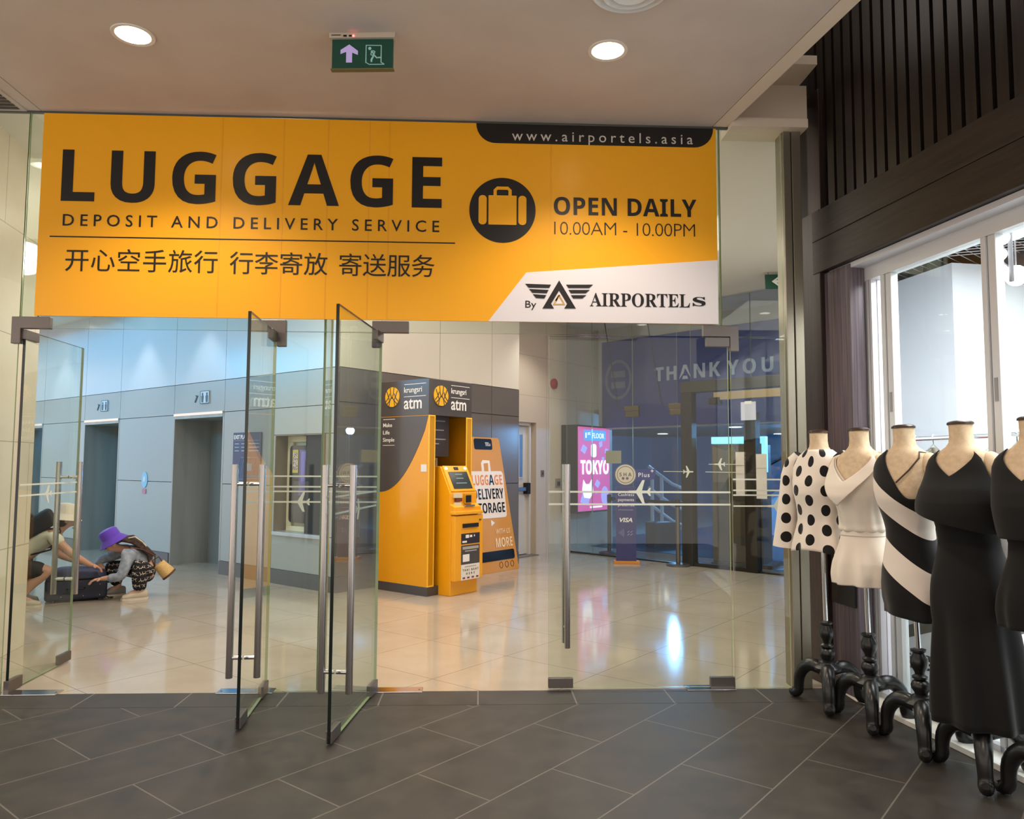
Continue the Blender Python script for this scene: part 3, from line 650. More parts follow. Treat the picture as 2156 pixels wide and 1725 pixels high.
r = pane(13, 'narrow fixed glass pane between the two door pairs, left half', X2+.004, XS-.002, .005, HD+.008)
# decals on it
mb = MB()
za = [fx(630, y)[1] for y in (1003, 1025, 1035, 1057)]
cx0 = (X2+XS)/2
for z in za: mb.box(X2+.01-cx0, XS-.004-cx0, -.009, -.006, z-.005-.005, z-.005+.005)
px_, pz_ = fx(632, 1057); mb.prism(plane_shape(px_-cx0, pz_-.005, .125, -1), -.0098, -.006)
mb.build('aeroplane_decal', decal, r)
r = pane(14, 'narrow fixed glass pane between the two door pairs, right half', XS+.002, X3-.006, .005, HD+.008)
mb = MB(); cx0 = (XS+X3-.004)/2
for z in za: mb.box(XS+.005-cx0, X3-.012-cx0, -.009, -.006, z-.010, z)
mb.build('aeroplane_decal', decal, r)
mb = MB(); mb.box(-.008, .008, .008, .24, 0.004, ZC-.004, mf=[0, 0, 1, 1, 0, 0])
o = mb.build('window_15', [glass, edge_green]); o.location = (XS, YF, 0); struct(o, 'glass stiffening fin with a green edge between the door pairs', 'glass fin')
r = pane(16, 'fixed glass pane at right between the last door and the steel column', X4+.006, X5-.004, .005, HD+.004)
mb = MB(); cx0 = (X4+X5+.002)/2
for yy in (1010, 1033, 1043, 1066):
    z = fx(1640, yy)[1]-.005; mb.box(X4+.01-cx0, X5-.006-cx0, -.009, -.006, z-.005, z+.005)
px_, pz_ = fx(1634, 1066); mb.prism(plane_shape(px_-cx0, pz_-.005, .13, -1), -.0098, -.006); mb.build('aeroplane_decal', decal, r)
r = pane(17, 'upper glass pane at right beside the end of the yellow banner', 1.621, X5-.004, HD+.012, ZC-.002)
mb = MB(); mb.box(-.006, .006, .008, .16, HD+.012, ZC-.004, mf=[0, 0, 1, 1, 0, 0]); o = mb.build('window_18', [glass, edge_green]); o.location = (1.618, YF, 0); struct(o, 'short glass fin at the right end of the banner', 'glass fin')
mb = MB(); mb.box(-.008, .008, .008, .2, HD+.09, ZC-.004, mf=[0, 0, 1, 1, 0, 0]); o = mb.build('window_19', [glass, edge_green]); o.location = (X1, YF, 0); struct(o, 'glass fin with a green edge at the left end of the front', 'glass fin')
mb = MB(); mb.box(-4.4, 2.03, YF-.012, YF+.012, ZC-.012, ZC+.02); struct(mb.build('trim_3', mat('grey_channel', (92, 96, 92), .4, .5)), 'thin grey channel holding the glass at the ceiling', 'trim')

def door(idx, label, hx, ang, w, side, hz=(.16, 1.46), hoff=.115, rdx=.055):
    """glass leaf hinged at hx; local x runs from hinge to free edge"""
    r = thing('door_%d' % idx, label, 'glass door', (hx, YF, 0), ang, None, 'structure')
    mb = MB(); mb.box(.012, w, -.009, .009, .012, HD, mf=[1, 2, 0, 0, 1 if idx in (1, 4) else 2, 2 if idx == 1 else 1]); mb.build('door_leaf', [glass, edge_green, edge_dark], r)
    mb = MB(); mb.box(.0, .16, -.016, .016, .004, .075); mb.build('bottom_patch', fit, r, .003)
    mb = MB(); mb.box(w-.16, w-.0, -.016, .016, .012, .075); mb.build('lock_patch', fit, r, .003)
    mb = MB(); mb.box(.0, .16, -.016, .016, HD-.06, HD+.004); mb.build('top_patch', fit, r, .003)
    for s in (-1, 1):
        h = None
        mb = MB(); mb.lathe([(.0185, hz[0]), (.019, hz[0]+.003), (.019, hz[1]-.003), (.0185, hz[1])], (w-hoff, s*.075, 0), 20); h = mb.build('door_handle', steel, r)
        for z in (hz[0]+.11, hz[1]-.11):
            mb = MB(); mb.tube([(w-hoff, s*.060, z), (w-hoff, s*.006, z)], .0115, 12); mb.build('handle_standoff', chrome, h)
    return r
def top_fitting(x, right, label):
    r = thing('patch_fitting', label, 'door fitting', (x, YF, HD), 0, 'L shaped door patch fittings')
    s = 1 if right else -1
    mb = MB(); mb.prism([(-.07*s, -.09), (-.012*s, -.09), (-.012*s, .008), (.17*s, .008), (.17*s, .085), (-.07*s, .085)], -.02, .02)
    mb.build('plate', fit, r, .003)
    return r
a1 = onz(145, 1388, .015)-Vector((X1+.03, YF, 0))
d1 = door(1, 'glass door leaf at far left, swung open into the lobby', X1+.03, math.atan2(a1.y, a1.x), Vector((a1.x, a1.y, 0)).length, 1, hz=(.50, 1.45))
a2 = onz(500, 1535, .015)-Vector((X2, YF, 0))
d2 = door(2, 'glass door leaf swung towards the corridor, left of the two open ones', X2, math.atan2(a2.y, a2.x), Vector((a2.x, a2.y, 0)).length, 1, hz=(.26, 1.44), hoff=.09)
a3 = onz(692, 1566, .015)-Vector((X3, YF, 0))
d3 = door(3, 'glass door leaf swung furthest towards the corridor, before the cash machine', X3, math.atan2(a3.y, a3.x), Vector((a3.x, a3.y, 0)).length, 1, hz=(.24, 1.44), hoff=.09)
d4 = door(4, 'closed glass door leaf at right with frosted lines and an aeroplane', X4, PI, X4-.452, 1, hz=(.28, 1.45), hoff=.115)
w4 = X4-.452
mb = MB()
for yy in (1036, 1062):
    z = fx(1300, yy)[1]; mb.box(.01, w4-.0, .0095, .012, z-.006, z+.006)
px_, pz_ = fx(1345, 1036); mb.prism(plane_shape(X4-px_, pz_, .155, 1), .0095, .0128)
mb.build('aeroplane_decal', decal, d4)
for dd, ww, zz in ((d3, Vector((a3.x, a3.y, 0)).length, (1.18, 1.27)), (d1, Vector((a1.x, a1.y, 0)).length, (1.23, 1.30))):
    mb = MB()
    for z in zz: mb.box(.02, ww-.01, -.012, -.0095, z-.005, z+.005)
    mb.prism(plane_shape(ww*.45, zz[0], .12, -1), -.0128, -.0095); mb.build('aeroplane_decal', decal, dd)
top_fitting(X1+.03, True, 'dark steel patch fitting at the top of the far left door')
top_fitting(X2-.0, False, 'steel patch fitting at the head of the left open door, beside the glass fin')
top_fitting(X3+.01, True, 'steel patch fitting at the head of the door before the cash machine')
top_fitting(X4-.01, False, 'steel patch fitting above the closed right door')
for x0, x1, lb in ((X1-.02, X1+.36, 'steel floor spring plate under the far left door'), (X2-.30, X2+.05, 'steel floor spring plate under the left open door'), (X3-.05, X3+.30, 'steel floor spring plate under the door before the cash machine'), (X4-.32, X4-.0, 'steel floor spring plate under the closed right door')):
    r = thing('floor_spring', lb, 'floor plate', ((x0+x1)/2, YF, 0), 0, 'door floor springs'); h = (x1-x0)/2
    mb = MB(); mb.box(-h, h, -.05, .06, 0, .006); mb.build('cover_plate', chrome, r, .002)
    mb = MB(); 
    for x in (-h+.02, h-.02): mb.lathe([(.006, .006), (.006, .008), (0, .008)], (x, 0, 0), 8)
    mb.build('screw', fit, r)
# stainless column
r = thing('steel_column', 'polished stainless steel column at the right end of the glass front', 'column', (2.12, 5.02, 0), math.radians(0), None, 'structure')
colm = mat('polished_steel', (146, 138, 122), .32, .7)
tc = N(colm, 'ShaderNodeTexCoord'); nz = N(colm, 'ShaderNodeTexNoise'); nz.inputs['Scale'].default_value = 2.5; bp = N(colm, 'ShaderNodeBump'); bp.inputs['Strength'].default_value = .06; L(colm, tc.outputs['Object'], nz.inputs[0]); L(colm, nz.outputs[0], bp.inputs['Height']); L(colm, bp.outputs[0], bsdf(colm).inputs['Normal'])
mb = MB(); mb.box(-.066, -.014, -.05, .09, 0, ZC+.02); mb.build('cladding', colm, r, .004)
mb = MB(); mb.box(-.008, .055, -.05, .09, 0, ZC+.02); mb.build('cladding', colm, r, .004)
mb = MB(); mb.box(-.014, -.008, -.04, .09, 0, ZC); mb.build('joint', dark_gap, r)

# ================================================================== YELLOW BANNER
bx, bz0 = -2.885, 2.392; BW = 1.592+2.885; BH = 3.742-bz0; YB = YF-.02
r = thing('banner_sign', 'wide yellow luggage deposit banner fixed to the glass above the doors', 'banner', (bx, YB, bz0), 0)
yel = mat('yellow_vinyl', (244, 172, 24), .32, spec=.45)
tc = N(yel, 'ShaderNodeTexCoord'); sp_ = N(yel, 'ShaderNodeSeparateXYZ'); L(yel, tc.outputs['Object'], sp_.inputs[0])
wv = N(yel, 'ShaderNodeTexNoise'); wv.noise_dimensions = '1D'; wv.inputs['Scale'].default_value = 2.2; wv.inputs['Detail'].default_value = 1
L(yel, sp_.outputs[0], wv.inputs['W']); bp = N(yel, 'ShaderNodeBump'); bp.inputs['Strength'].default_value = .25; bp.inputs['Distance'].default_value = .05
L(yel, wv.outputs['Fac'], bp.inputs['Height']); L(yel, bp.outputs[0], bsdf(yel).inputs['Normal'])
mb = MB(); mb.box(0, BW, 0, .012, 0, BH); mb.build('vinyl_panel', yel, r)
seam_m = mat('vinyl_seam', (234, 162, 20), .4)
for px in (463, 594, 688, 776, 818, 1160):
    x = onY(px, 450, YB).x-bx; mb = MB(); mb.box(x-.004, x+.004, -.001, .0, 0.005, BH-.005); mb.build('seam', seam_m, r)
def bpx(px, py): p = onY(px, py, YB); return p.x-bx, p.z-bz0
def btext(s, bl, tr_, m=black_ink, y=-.003, **k):
    xl, zb = bpx(*bl); xr, z1 = bpx(*tr_)
    text(s, xl, xr, zb, z1, y, m, r, **k)
btext(bold('LUGGAGE'), (128, 423), (931, 332), cap=.716, weight=.0)
btext('DEPOSIT AND DELIVERY SERVICE', (132, 475), (925, 464), cap=.727, weight=.004)
xl, zl = bpx(105, 496); xr, zr = bpx(958, 514); zl = (zl+zr)/2
mb = MB(); mb.box(xl, xr, -.002, 0, zl-.004, zl+.004); mb.build('rule_line', black_ink, r)
btext('开心空手旅行', (137, 571), (459, 528)); btext('行李寄放', (483, 577), (690, 533)); btext('寄送服务', (714, 581), (915, 537))
btext('www.airportels.asia', (1078, 303), (1458, 284), mat('pale_ink', (206, 200, 190), .5), y=-.006)
cx, cz = bpx(1058, 443); R0 = .222
mb = MB(); mb.prism(circ(cx, cz, R0, 64), -.003, 0); mb.build('icon_disc', black_ink, r)
mb = MB(); q = -.006
mb.prism(rrect(cx-.16, cx-.106, cz-.10, cz+.10, .025), q, -.002); mb.prism(rrect(cx+.106, cx+.16, cz-.10, cz+.10, .025), q, -.002); mb.prism(rrect(cx-.094, cx+.094, cz-.10, cz+.10, .004), q, -.002)
mb.prism(stroke([(cx-.05, cz+.10), (cx-.05, cz+.135), (cx-.035, cz+.15), (cx+.035, cz+.15), (cx+.05, cz+.135), (cx+.05, cz+.10)], .022), q, -.002)
mb.build('suitcase_icon', yel, r)
btext(bold('OPEN DAILY'), (1166, 452), (1466, 421), cap=.716, spaced=False)
btext('10.00AM - 10.00PM', (1167, 494), (1463, 470), cap=.727, weight=-.018)
# black web tab, rounded lower corners
x0, _ = bpx(1003, 270); x1, _ = bpx(1501, 275); zb = BH-.135; rr = .13
pts = [(x0, BH-.001), (x1, BH-.001)] + [(x1-rr+rr*math.cos(t)-.0, zb+rr+rr*math.sin(t)) for t in [-PI/2*i/8 for i in range(9)]] + [(x0+rr-rr*math.sin(t), zb+rr-rr*math.cos(t)) for t in [PI/2*i/8 for i in range(9)]]
mb = MB(); mb.prism(pts, -.003, 0); mb.build('web_tab', black_ink, r)
mb = MB(); wp = [bpx(1028, 681), bpx(1108, 574), (BW, bpx(1512, 548)[1]), (BW, 0)]; wp[0] = (wp[0][0], 0)
mb.prism([(wp[0][0], .0), wp[1], wp[2], wp[3]], -.003, 0); mb.build('white_panel', mat('white_vinyl', (224, 220, 224), .4), r)
btext('By', (1106, 648), (1129, 633), y=-.006, spaced=False, cap=.727)
btext(serif('AIRPORTEL'), (1242, 645), (1452, 620), y=-.006, spaced=False, cap=.69); btext(serif('s'), (1458, 645), (1485, 626), y=-.006, spaced=False)
def lp(*p): return [bpx(*q) for q in p]
mb = MB(); q = -.007
for i in range(3):
    y0 = 598 + i*11; xl0 = 1106 + i*8
    mb.prism(lp((xl0, y0), (1160-i*5, y0+2), (1156-i*5, y0+9), (xl0+7, y0+8)), q, -.002)
    mb.prism(lp((1192+i*5, y0+2), (1248-i*7, y0+2), (1240-i*7, y0+9), (1197+i*5, y0+9)), q, -.002)
mb.prism(lp((1177, 591), (1142, 650), (1166, 650), (1160, 640), (1177, 612), (1194, 640), (1188, 650), (1212, 650)), q, -.002)
mb.build('wing_logo', black_ink, r)
mb = MB(); mb.prism(stroke(lp((1177, 622), (1166, 641), (1188, 641), (1177, 622), (1170, 634)), .014), q, -.002); mb.build('gold_triangle', mat('gold_ink', (200, 164, 90), .4), r)

# ================================================================== CORRIDOR: exit sign, vent, hatch
pxl = onz(699, 90, ZC); 
r = thing('exit_sign', 'green emergency exit sign with an up arrow hung from the corridor ceiling', 'exit sign', (-.648, 3.985, ZC), math.radians(-4))
mb = MB(); mb.box(-.178, .178, -.03, .03, -.03, 0); mb.build('housing', mat('beige_housing', (196, 184, 166), .5), r, .003)
gm = mat('green_sign', (24, 78, 64), .3)
mb = MB(); mb.box(-.165, .165, -.012, .012, -.195, -.03); mb.build('panel', gm, r, .002)
mb = MB(); mb.box(-.17, .17, -.015, .015, -.20, -.193); mb.build('lower_rim', mat('olive_rim', (110, 104, 70), .5), r)
ar = mat('lilac_arrow', (188, 172, 222), .5, emit=(170, 150, 215), es=.25)
mb = MB(); mb.prism([(-.087, -.16), (-.055, -.16), (-.055, -.105), (-.024, -.118), (-.024, -.096), (-.071, -.06), (-.118, -.09), (-.118, -.112), (-.087, -.10)], -.0145, -.011); mb.build('arrow', ar, r)
mi_ = mat('mint_ink', (150, 196, 190), .5, emit=(120, 170, 170), es=.15)
mb = MB(); f0 = (-.0145, -.011)
mb.prism(stroke([(.02, -.163), (.02, -.065), (.102, -.067), (.102, -.16), (.12, -.172)], .0055), *f0)
mb.prism(stroke([(.02, -.16), (.038, -.172), (.12, -.172)], .004), *f0)
mb.prism(circ(.04, -.083, .0085, 16), *f0); mb.prism(stroke([(.048, -.096), (.062, -.112), (.058, -.13), (.05, -.145), (.05, -.158)], .009), *f0)
mb.prism(stroke([(.06, -.115), (.078, -.135), (.1, -.133)], .007), *f0); mb.prism(stroke([(.05, -.1), (.046, -.118), (.054, -.12)], .005), *f0); mb.prism(stroke([(.056, -.095), (.068, -.1), (.066, -.112)], .005), *f0)
mb.build('running_figure', mi_, r)
mb = MB(); mb.box(-.165, -.115, -.0315, -.029, -.018, -.014); mb.box(-.10, -.082, -.032, -.029, -.026, -.016); mb.box(-.07, -.055, -.032, -.029, -.026, -.016); mb.build('switch', black_paint, r)
mb = MB(); mb.ball((-.045, -.033, -.022), .005); mb.build('led', mat('red_led', (255, 90, 90), .4, emit=(255, 80, 80), es=6), r)
vc = onz(1328, -28, ZC); r = thing('air_diffuser', 'round white air diffuser in the corridor ceiling', 'air vent', vc)
for i, (ra, rb_, z) in enumerate(((.20, .165, 0), (.15, .115, -.012), (.10, .06, -.02))):
    mb = MB(); mb.lathe([(rb_, z+.012), (rb_, z), (ra-.01, z-.016), (ra, z-.008), (ra, z+.0)], n=40, caps=False); mb.build('ring', plastic_white, r, solid=.003)
hp = onz(8, 202, ZC); r = thing('air_grille', 'dark square air grille in the ceiling at far left', 'air vent', (hp.x-.22, hp.y, ZC))
mb = MB(); mb.box(-.25, .25, -.2, .2, -.006, 0); mb.build('frame', mat('beige_ceiling_paint'), r)
mb = MB()
for i in range(8): mb.box(-.22, .22, -.18+.045*i, -.15+.045*i, -.01, -.006)
mb.build('slat', mat('grille_dark', (70, 60, 54), .6), r)
# exit sign inside lobby seen through the right pane
lp_ = onY(1640, 593, 9.2); r = thing('lobby_exit_sign', 'small green exit sign with a left arrow inside the lobby, seen through the right pane', 'exit sign', (lp_.x, 9.2, 3.86), math.radians(-8))
hz = lp_.z-3.86
mb = MB(); mb.box(-.17, .17, -.012, .012, hz-.09, hz+.09); mb.build('panel', gm, r, .002)
for x in (-.13, .13):
    mb = MB(); mb.tube([(x, 0, hz+.08), (x, 0, 0)], .006, 8); mb.build('hanger', steel, r)
mb = MB(); mb.prism([(-.09, hz), (-.01, hz+.06), (.02, hz+.06), (-.035, hz+.016), (.11, hz+.016), (.11, hz-.016), (-.035, hz-.016), (.02, hz-.06), (-.01, hz-.06)], -.015, -.011); mb.build('arrow', white_ink, r)

# ================================================================== CASH MACHINE
K = Vector((-.569, 8.443, 0)); r = thing('cash_machine_booth', 'tall yellow and grey cash machine booth with bank lettering', 'cash machine', K, BROT)
ky = mat('booth_yellow', (232, 158, 12), .18, coat=.3); kg = mat('booth_grey', (78, 74, 74), .25, coat=.2); kyd = mat('booth_inner_yellow', (196, 138, 8), .3); kr = mat('booth_trim_yellow', (250, 196, 60), .3)
KW, KD, KH = .72, .79, 2.40
mb = MB(); mb.box(-.002, KW+.002, -.004, KD+.02, 0, .10); mb.build('plinth', mat('plinth_grey', (72, 68, 70), .35), r, .003)
mb = MB(); mb.box(.0, KW, .0, KD, 1.99, KH); mb.build('header', kg, r, .004)
# side panels
mb = MB(); mb.box(0, .025, 0, KD, .10, 1.99); mb.build('side_panel', ky, r)
mb = MB(); mb.box(KW-.025, KW, 0, KD, .10, 1.99); mb.build('side_panel', ky, r)
mb = MB(); mb.box(.025, KW-.025, KD-.03, KD, .1, 1.99); mb.build('back_panel', kyd, r)
mb = MB(); mb.box(.025, .035, .015, KD-.03, .10, 1.99); mb.box(KW-.035, KW-.025, .015, KD-.03, .10, 1.99); mb.build('lining', kyd, r)
# grey curved sweep on the left face (plane x=0, runs along y)
pts = [(0.006, 1.985)]
for i in range(17):
    t = i/16; y = .006+ (KD-.012)*t; z = 1.93 - .81*(1-(1-t)**2.1) if t > 0 else 1.985
    pts.append((y, z))
pts += [(KD-.006, 1.985)]
mb = MB(); k = len(pts)
mb.v = [(-.003, y, z) for y, z in pts] + [(.0, y, z) for y, z in pts]
mb.f = [list(range(k))[::-1], list(range(k, 2*k))] + [[i, (i+1) % k, k+(i+1) % k, k+i] for i in range(k)]; mb.m = [0]*len(mb.f); mb.s = [False]*len(mb.f)
mb.build('grey_sweep', kg, r)
mb = MB()
for x0, x1 in ((0, .10), (KW-.10, KW)):
    mb.box(x0, x0+.012, -.008, .0, .10, 1.99); mb.box(x1-.012, x1, -.008, 0, .10, 1.99); mb.box(x0+.012, x1-.012, -.008, 0, 1.975, 1.99); mb.box(x0+.012, x1-.012, -.008, 0, .10, .115)
mb.build('bright_edging', kr, r)
mb = MB(); mb.box(.012, .088, -.003, .012, .115, 1.975); mb.box(KW-.088, KW-.012, -.003, .012, .115, 1.975); mb.build('jamb', kyd, r)
mb = MB(); mb.box(.10, .44, .10, .16, 1.53, 1.99); mb.build('notice_panel', mat('notice_brown', (56, 46, 44), .35), r, .003)
mb = MB()
for i, w in enumerate((.24, .02, .22, .07, .25, .14)): mb.box(.13, .13+w, .097, .101, 1.93-.052*i, 1.942-.052*i)
mb.build('notice_text', mat('notice_ink', (150, 140, 136), .5), r)
mb = MB(); mb.box(.10, .36, .2, .3, 1.33, 1.52); mb.build('sign_holder', mat('holder_grey', (170, 168, 164), .4), r, .004)
mb = MB(); mb.box(.12, .32, .195, .2, 1.37, 1.49); mb.build('holder_card', black_paint, r)
wt = mat('booth_white', (232, 230, 228), .4); gold = mat('bank_gold', (236, 180, 40), .25)
def bank_logo(cx, cz, rx, rz, parent, side):
    mb = MB(); q = (-.012, 0)
    mb.prism(circ(cx, cz, rx, 40, rz), *q); o1 = mb
    mb2 = MB(); q2 = (-.014, -.0121); w = rx*.10
    for s in (-1, 1):
        mb2.prism(stroke([(cx+s*rx*.28, cz+rz*1.0), (cx+s*rx*.20, cz+rz*.3), (cx+s*rx*.02, cz-rz*.15)], w), *q2)
        mb2.prism(stroke([(cx+s*rx*.78, cz+rz*.62), (cx+s*rx*.55, cz+rz*.1), (cx+s*rx*.30, cz-rz*.4), (cx+s*rx*.42, cz-rz*.9)], w), *q2)
        mb2.prism(stroke([(cx+s*rx*.34, cz+rz*.35), (cx+s*rx*.5, cz-rz*.05), (cx+s*rx*.88, cz-rz*.45)], w), *q2)
        mb2.prism(stroke([(cx+s*rx*.05, cz-rz*.0), (cx+s*rx*.28, cz-rz*.35), (cx+s*rx*.72, cz-rz*.7)], w), *q2)
    a = mb.build('bank_emblem', gold, parent); b = mb2.build('emblem_groove', kg, a); return a, b
def face_text(front):
    """header lettering, first laid out facing -y, then turned onto the left face when front is False"""
    before = set(r.children); W_ = KW if front else KD
    bank_logo(W_*.26, 2.215, .115, .115, r, front)
    text('krungsri', W_*.5, W_*.86, 2.255, 2.305, -.003, wt, r, cap=.55, weight=.004); text('atm', W_*.5, W_*.86, 2.065, 2.185, -.003, wt, r, weight=.012, spaced=False)
    mb = MB(); mb.box(W_*.5, W_*.94, -.003, 0, 2.345, 2.351); mb.box(W_*.5, W_*.94, -.003, 0, 2.205, 2.211); mb.build('rule_line', wt, r)
    if not front:
        for i, s in enumerate(('Make', 'Life', 'Simple')):
            text(s, KD*.07, KD*.07+(.15, .11, .19)[i], 1.87-.085*i, 1.915-.085*i, -.005, wt, r, cap=.70, weight=.006, spaced=False)
        mb = MB(); mb.box(KD*.07, KD*.32, -.005, 0, 1.955, 1.961); mb.box(KD*.07, KD*.32, -.005, 0, 1.655, 1.661); mb.build('rule_line', wt, r)
        mb = MB(); mb.box(KD*.86, KD*.97, -.003, 0, 1.36, 1.44); mb.build('white_sticker', wt, r)
        for c in set(r.children)-before:
            for o in [c]+list(c.children):
                for v in o.data.vertices: x, y, z = v.co; v.co = (y, KD-x, z)
        # mirrored axes keep handedness: x->-y is a rotation
face_text(True); face_text(False)

# the machine itself
M0 = Vector((-.290, 8.439, 0)); r = thing('cash_machine', 'yellow cash machine with a sloped screen standing in the booth', 'cash machine', M0, BROT)
# body profile in local yz, x from 0..MW ; front at y=0
MW, MD = .45, .42
am = mat('machine_yellow', (240, 166, 16), .3, coat=.2)
def yz_prism(mb, pts, x0, x1, mi=0):
    k0 = len(mb.v); n = len(pts); a = sum(pts[i][0]*pts[(i+1) % n][1]-pts[(i+1) % n][0]*pts[i][1] for i in range(n))
    if a < 0: pts = pts[::-1]
    mb.v += [(x0, p[0], p[1]) for p in pts] + [(x1, p[0], p[1]) for p in pts]
    mb.f.append([k0+i for i in range(n)][::-1]); mb.f.append([k0+n+i for i in range(n)])
    for i in range(n): mb.f.append([k0+i, k0+(i+1) % n, k0+n+(i+1) % n, k0+n+i])
    mb.m += [mi]*(n+2); mb.s += [False]*(n+2); return mb
mb = MB(); yz_prism(mb, [(.03, 0), (MD, 0), (MD, 1.42), (.20, 1.42), (.045, 1.12), (.045, 1.0), (-.02, .97), (-.02, .90), (.0, .88), (.03, .88)], 0, MW); mb.build('cabinet', am, r, .006)
mb = MB(); mb.box(.0, MW+.02, -.035, .03, .16, .875); mb.build('front_door', am, r, .008)
mb = MB(); mb.box(-.012, MW+.012, -.05, .04, .885, .925); mb.build('ledge', am, r, .01)
th = math.atan2(.155, .30)
Mt = Matrix.Translation((MW/2, .1225, 1.27)) @ Matrix.Rotation(-th, 4, 'X')
mb = MB(); mb.box(-.205, .205, -.014, .02, -.15, .17); mb.xf(Mt); mb.build('screen_bezel', am, r, .005)
mb = MB(); mb.box(-.15, .16, -.02, -.012, -.12, .09); mb.xf(Mt); mb.build('screen', mat('screen_slate', (54, 62, 66), .12), r)
mb = MB()
for z, w in ((.05, .12), (.0, .12), (-.06, .18)): mb.box(-w/2, w/2, -.022, -.0195, z, z+.012)
mb.xf(Mt); mb.build('screen_text', mat('screen_ink', (120, 136, 140), .4), r)
mb = MB(); mb.box(-.035, .035, -.022, -.012, .115, .15); mb.xf(Mt); mb.build('camera_window', black_paint, r, .003)
for x in (-.16, .16):
    mb = MB(); mb.ball((x, -.012, .135), (.025, .012, .018)); mb.xf(Mt); mb.build('lamp', mat('bead_lamp', (255, 240, 210), .3, emit=(255, 236, 200), es=1.2), r)
mb = MB(); mb.box(.22, .34, .02, .05, 1.0, 1.115); mb.build('card_bay', mat('machine_shade', (206, 150, 40), .4), r, .004)
mb = MB(); mb.box(.23, .32, .012, .022, 1.015, 1.095); mb.build('card_reader', black_paint, r, .006)
mb = MB(); mb.box(.05, .17, .02, .048, 1.07, 1.12); mb.build('cash_label', mat('cream_label', (214, 206, 180), .5), r)
mb = MB(); mb.box(.07, .17, .016, .05, 1.03, 1.065); mb.build('receipt_slot', mat('red_brown', (110, 50, 36), .5), r)
mb = MB(); mb.box(.06, .15, .012, .05, .975, 1.02); mb.build('receipt_label', mat('cream_label'), r)
mb = MB(); mb.box(.17, .33, -.035, .03, .972, .99); mb.build('keypad', steel, r, .003)
mb = MB(); mb.box(.12, .38, -.05, -.034, .74, .785); mb.build('cash_slot', black_paint, r, .003)
mb = MB(); mb.box(.40, .43, -.045, -.034, .81, .825); mb.build('lock', satin, r)
dk = mat('label_navy', (40, 36, 50), .4); dg = mat('label_grey', (70, 66, 66), .4)
mb = MB(); mb.box(.10, .41, -.038, -.034, .56, .675); mb.build('network_label', dk, r)
mb = MB(); mb.box(.17, .225, -.040, -.038, .625, .66); mb.box(.24, .28, -.040, -.038, .63, .655); mb.box(.31, .325, -.040, -.038, .635, .655); mb.box(.115, .19, -.040, -.038, .575, .595); mb.build('network_logo', white_ink, r)
mb = MB(); mb.box(.10, .41, -.038, -.034, .335, .545); mb.build('info_label', dg, r)
mb = MB(); mb.box(.12, .39, -.040, -.038, .50, .53); mb.box(.16, .36, -.040, -.038, .475, .487); mb.build('info_text', mat('label_ink', (168, 164, 160), .5), r)
mb = MB(); mb.box(.125, .235, -.040, -.038, .365, .445); mb.build('info_picture', white_ink, r)
mb = MB(); mb.box(.10, .41, -.038, -.034, .20, .335); mb.box(.10, .41, -.0385, -.034, .085+.08, .21); mb.build('currency_label', mat('label_white', (228, 222, 214), .5), r)
text('THAI BAHT', .125, .39, .262, .286, -.0405, dg, r, cap=.727, weight=.01); text('HERE', .185, .325, .222, .246, -.0405, dg, r, cap=.727, weight=.01)
mb = MB(); mb.box(.16, .35, -.0405, -.038, .305, .315); mb.build('small_print', mat('label_ink'), r)
mb = MB()
for i in range(4): mb.box(.125+.075*i, .165+.075*i, -.0405, -.038, .178, .197)
mb.build('card_logo', mat('logo_red_brown', (130, 60, 60), .5), r)

# luggage easel board
r = thing('luggage_board', 'orange luggage delivery and storage board behind the cash machine', 'sign', B(2.47, -.35), BROT)
orr = mat('board_orange', (208, 146, 66), .45); orx = mat('board_orange_back', (190, 140, 60), .6)
Ml = Matrix.Rotation(math.radians(-8), 4, 'X')
def LB(mb, name, m, b=0): mb.xf(Ml); return mb.build(name, m, r, b)
mb = MB(); mb.prism([(-.50, 0), (.45, 0), (.30, 1.80), (.27, 1.83), (-.34, 1.83), (-.37, 1.80)], -.012, .012); LB(mb, 'board', orr)
mb = MB(); mb.prism(rrect(-.25, .13, 1.66, 1.81, .03), -.016, -.011); LB(mb, 'brand_tab', black_ink)
mb = MB(); mb.prism(rrect(-.40, .30, .72, 1.36, .05), -.016, -.011); mb.prism(circ(-.03, .655, .05, 3), -.016, -.011); mb.prism(stroke([(-.12, 1.36), (-.12, 1.47), (-.10, 1.49), (.02, 1.49), (.02, 1.36)], .05), -.016, -.011)
LB(mb, 'white_case', mat('board_white', (236, 228, 222), .5))
def ltext(s, xl, xr, zb, zt, m, **k):
    o = text(s, xl, xr, zb, zt, -.018, m, r, spaced=False, **k)
    for v in o.data.vertices: v.co = Ml @ v.co
ltext(bold('LUGG'), -.37, -.03, 1.17, 1.31, mat('orange_ink', (226, 140, 80), .5)); ltext(bold('A'), -.02, .09, 1.17, 1.31, black_ink); ltext(bold('GE'), .10, .27, 1.17, 1.31, mat('orange_ink'))
ltext(bold('DELIVERY'), -.37, .27, .98, 1.12, black_ink); ltext(bold('STORAGE'), -.37, .27, .79, .93, black_ink)
cr = mat('cream_ink', (240, 214, 180), .5)
ltext('WITH US', .02, .33, .50, .57, cr, weight=.01); ltext(bold('MORE'), .0, .36, .32, .45, cr); ltext(serif('TELs'), -.02, .09, 1.71, 1.76, white_ink)
mb = MB(); mb.prism(rrect(-.35, .38, .02+.13, .30-.02, .03), -.016, -.011); LB(mb, 'black_label', black_ink)
mb = MB()
for i, x in enumerate((.07, .19, .31)): mb.prism(stroke([(x+.035*math.cos(t), .085+.04*math.sin(t)) for t in [2*PI*j/20 for j in range(21)]], .006), -.016, -.011)
LB(mb, 'icon', mat('brown_ink', (70, 50, 30), .5))
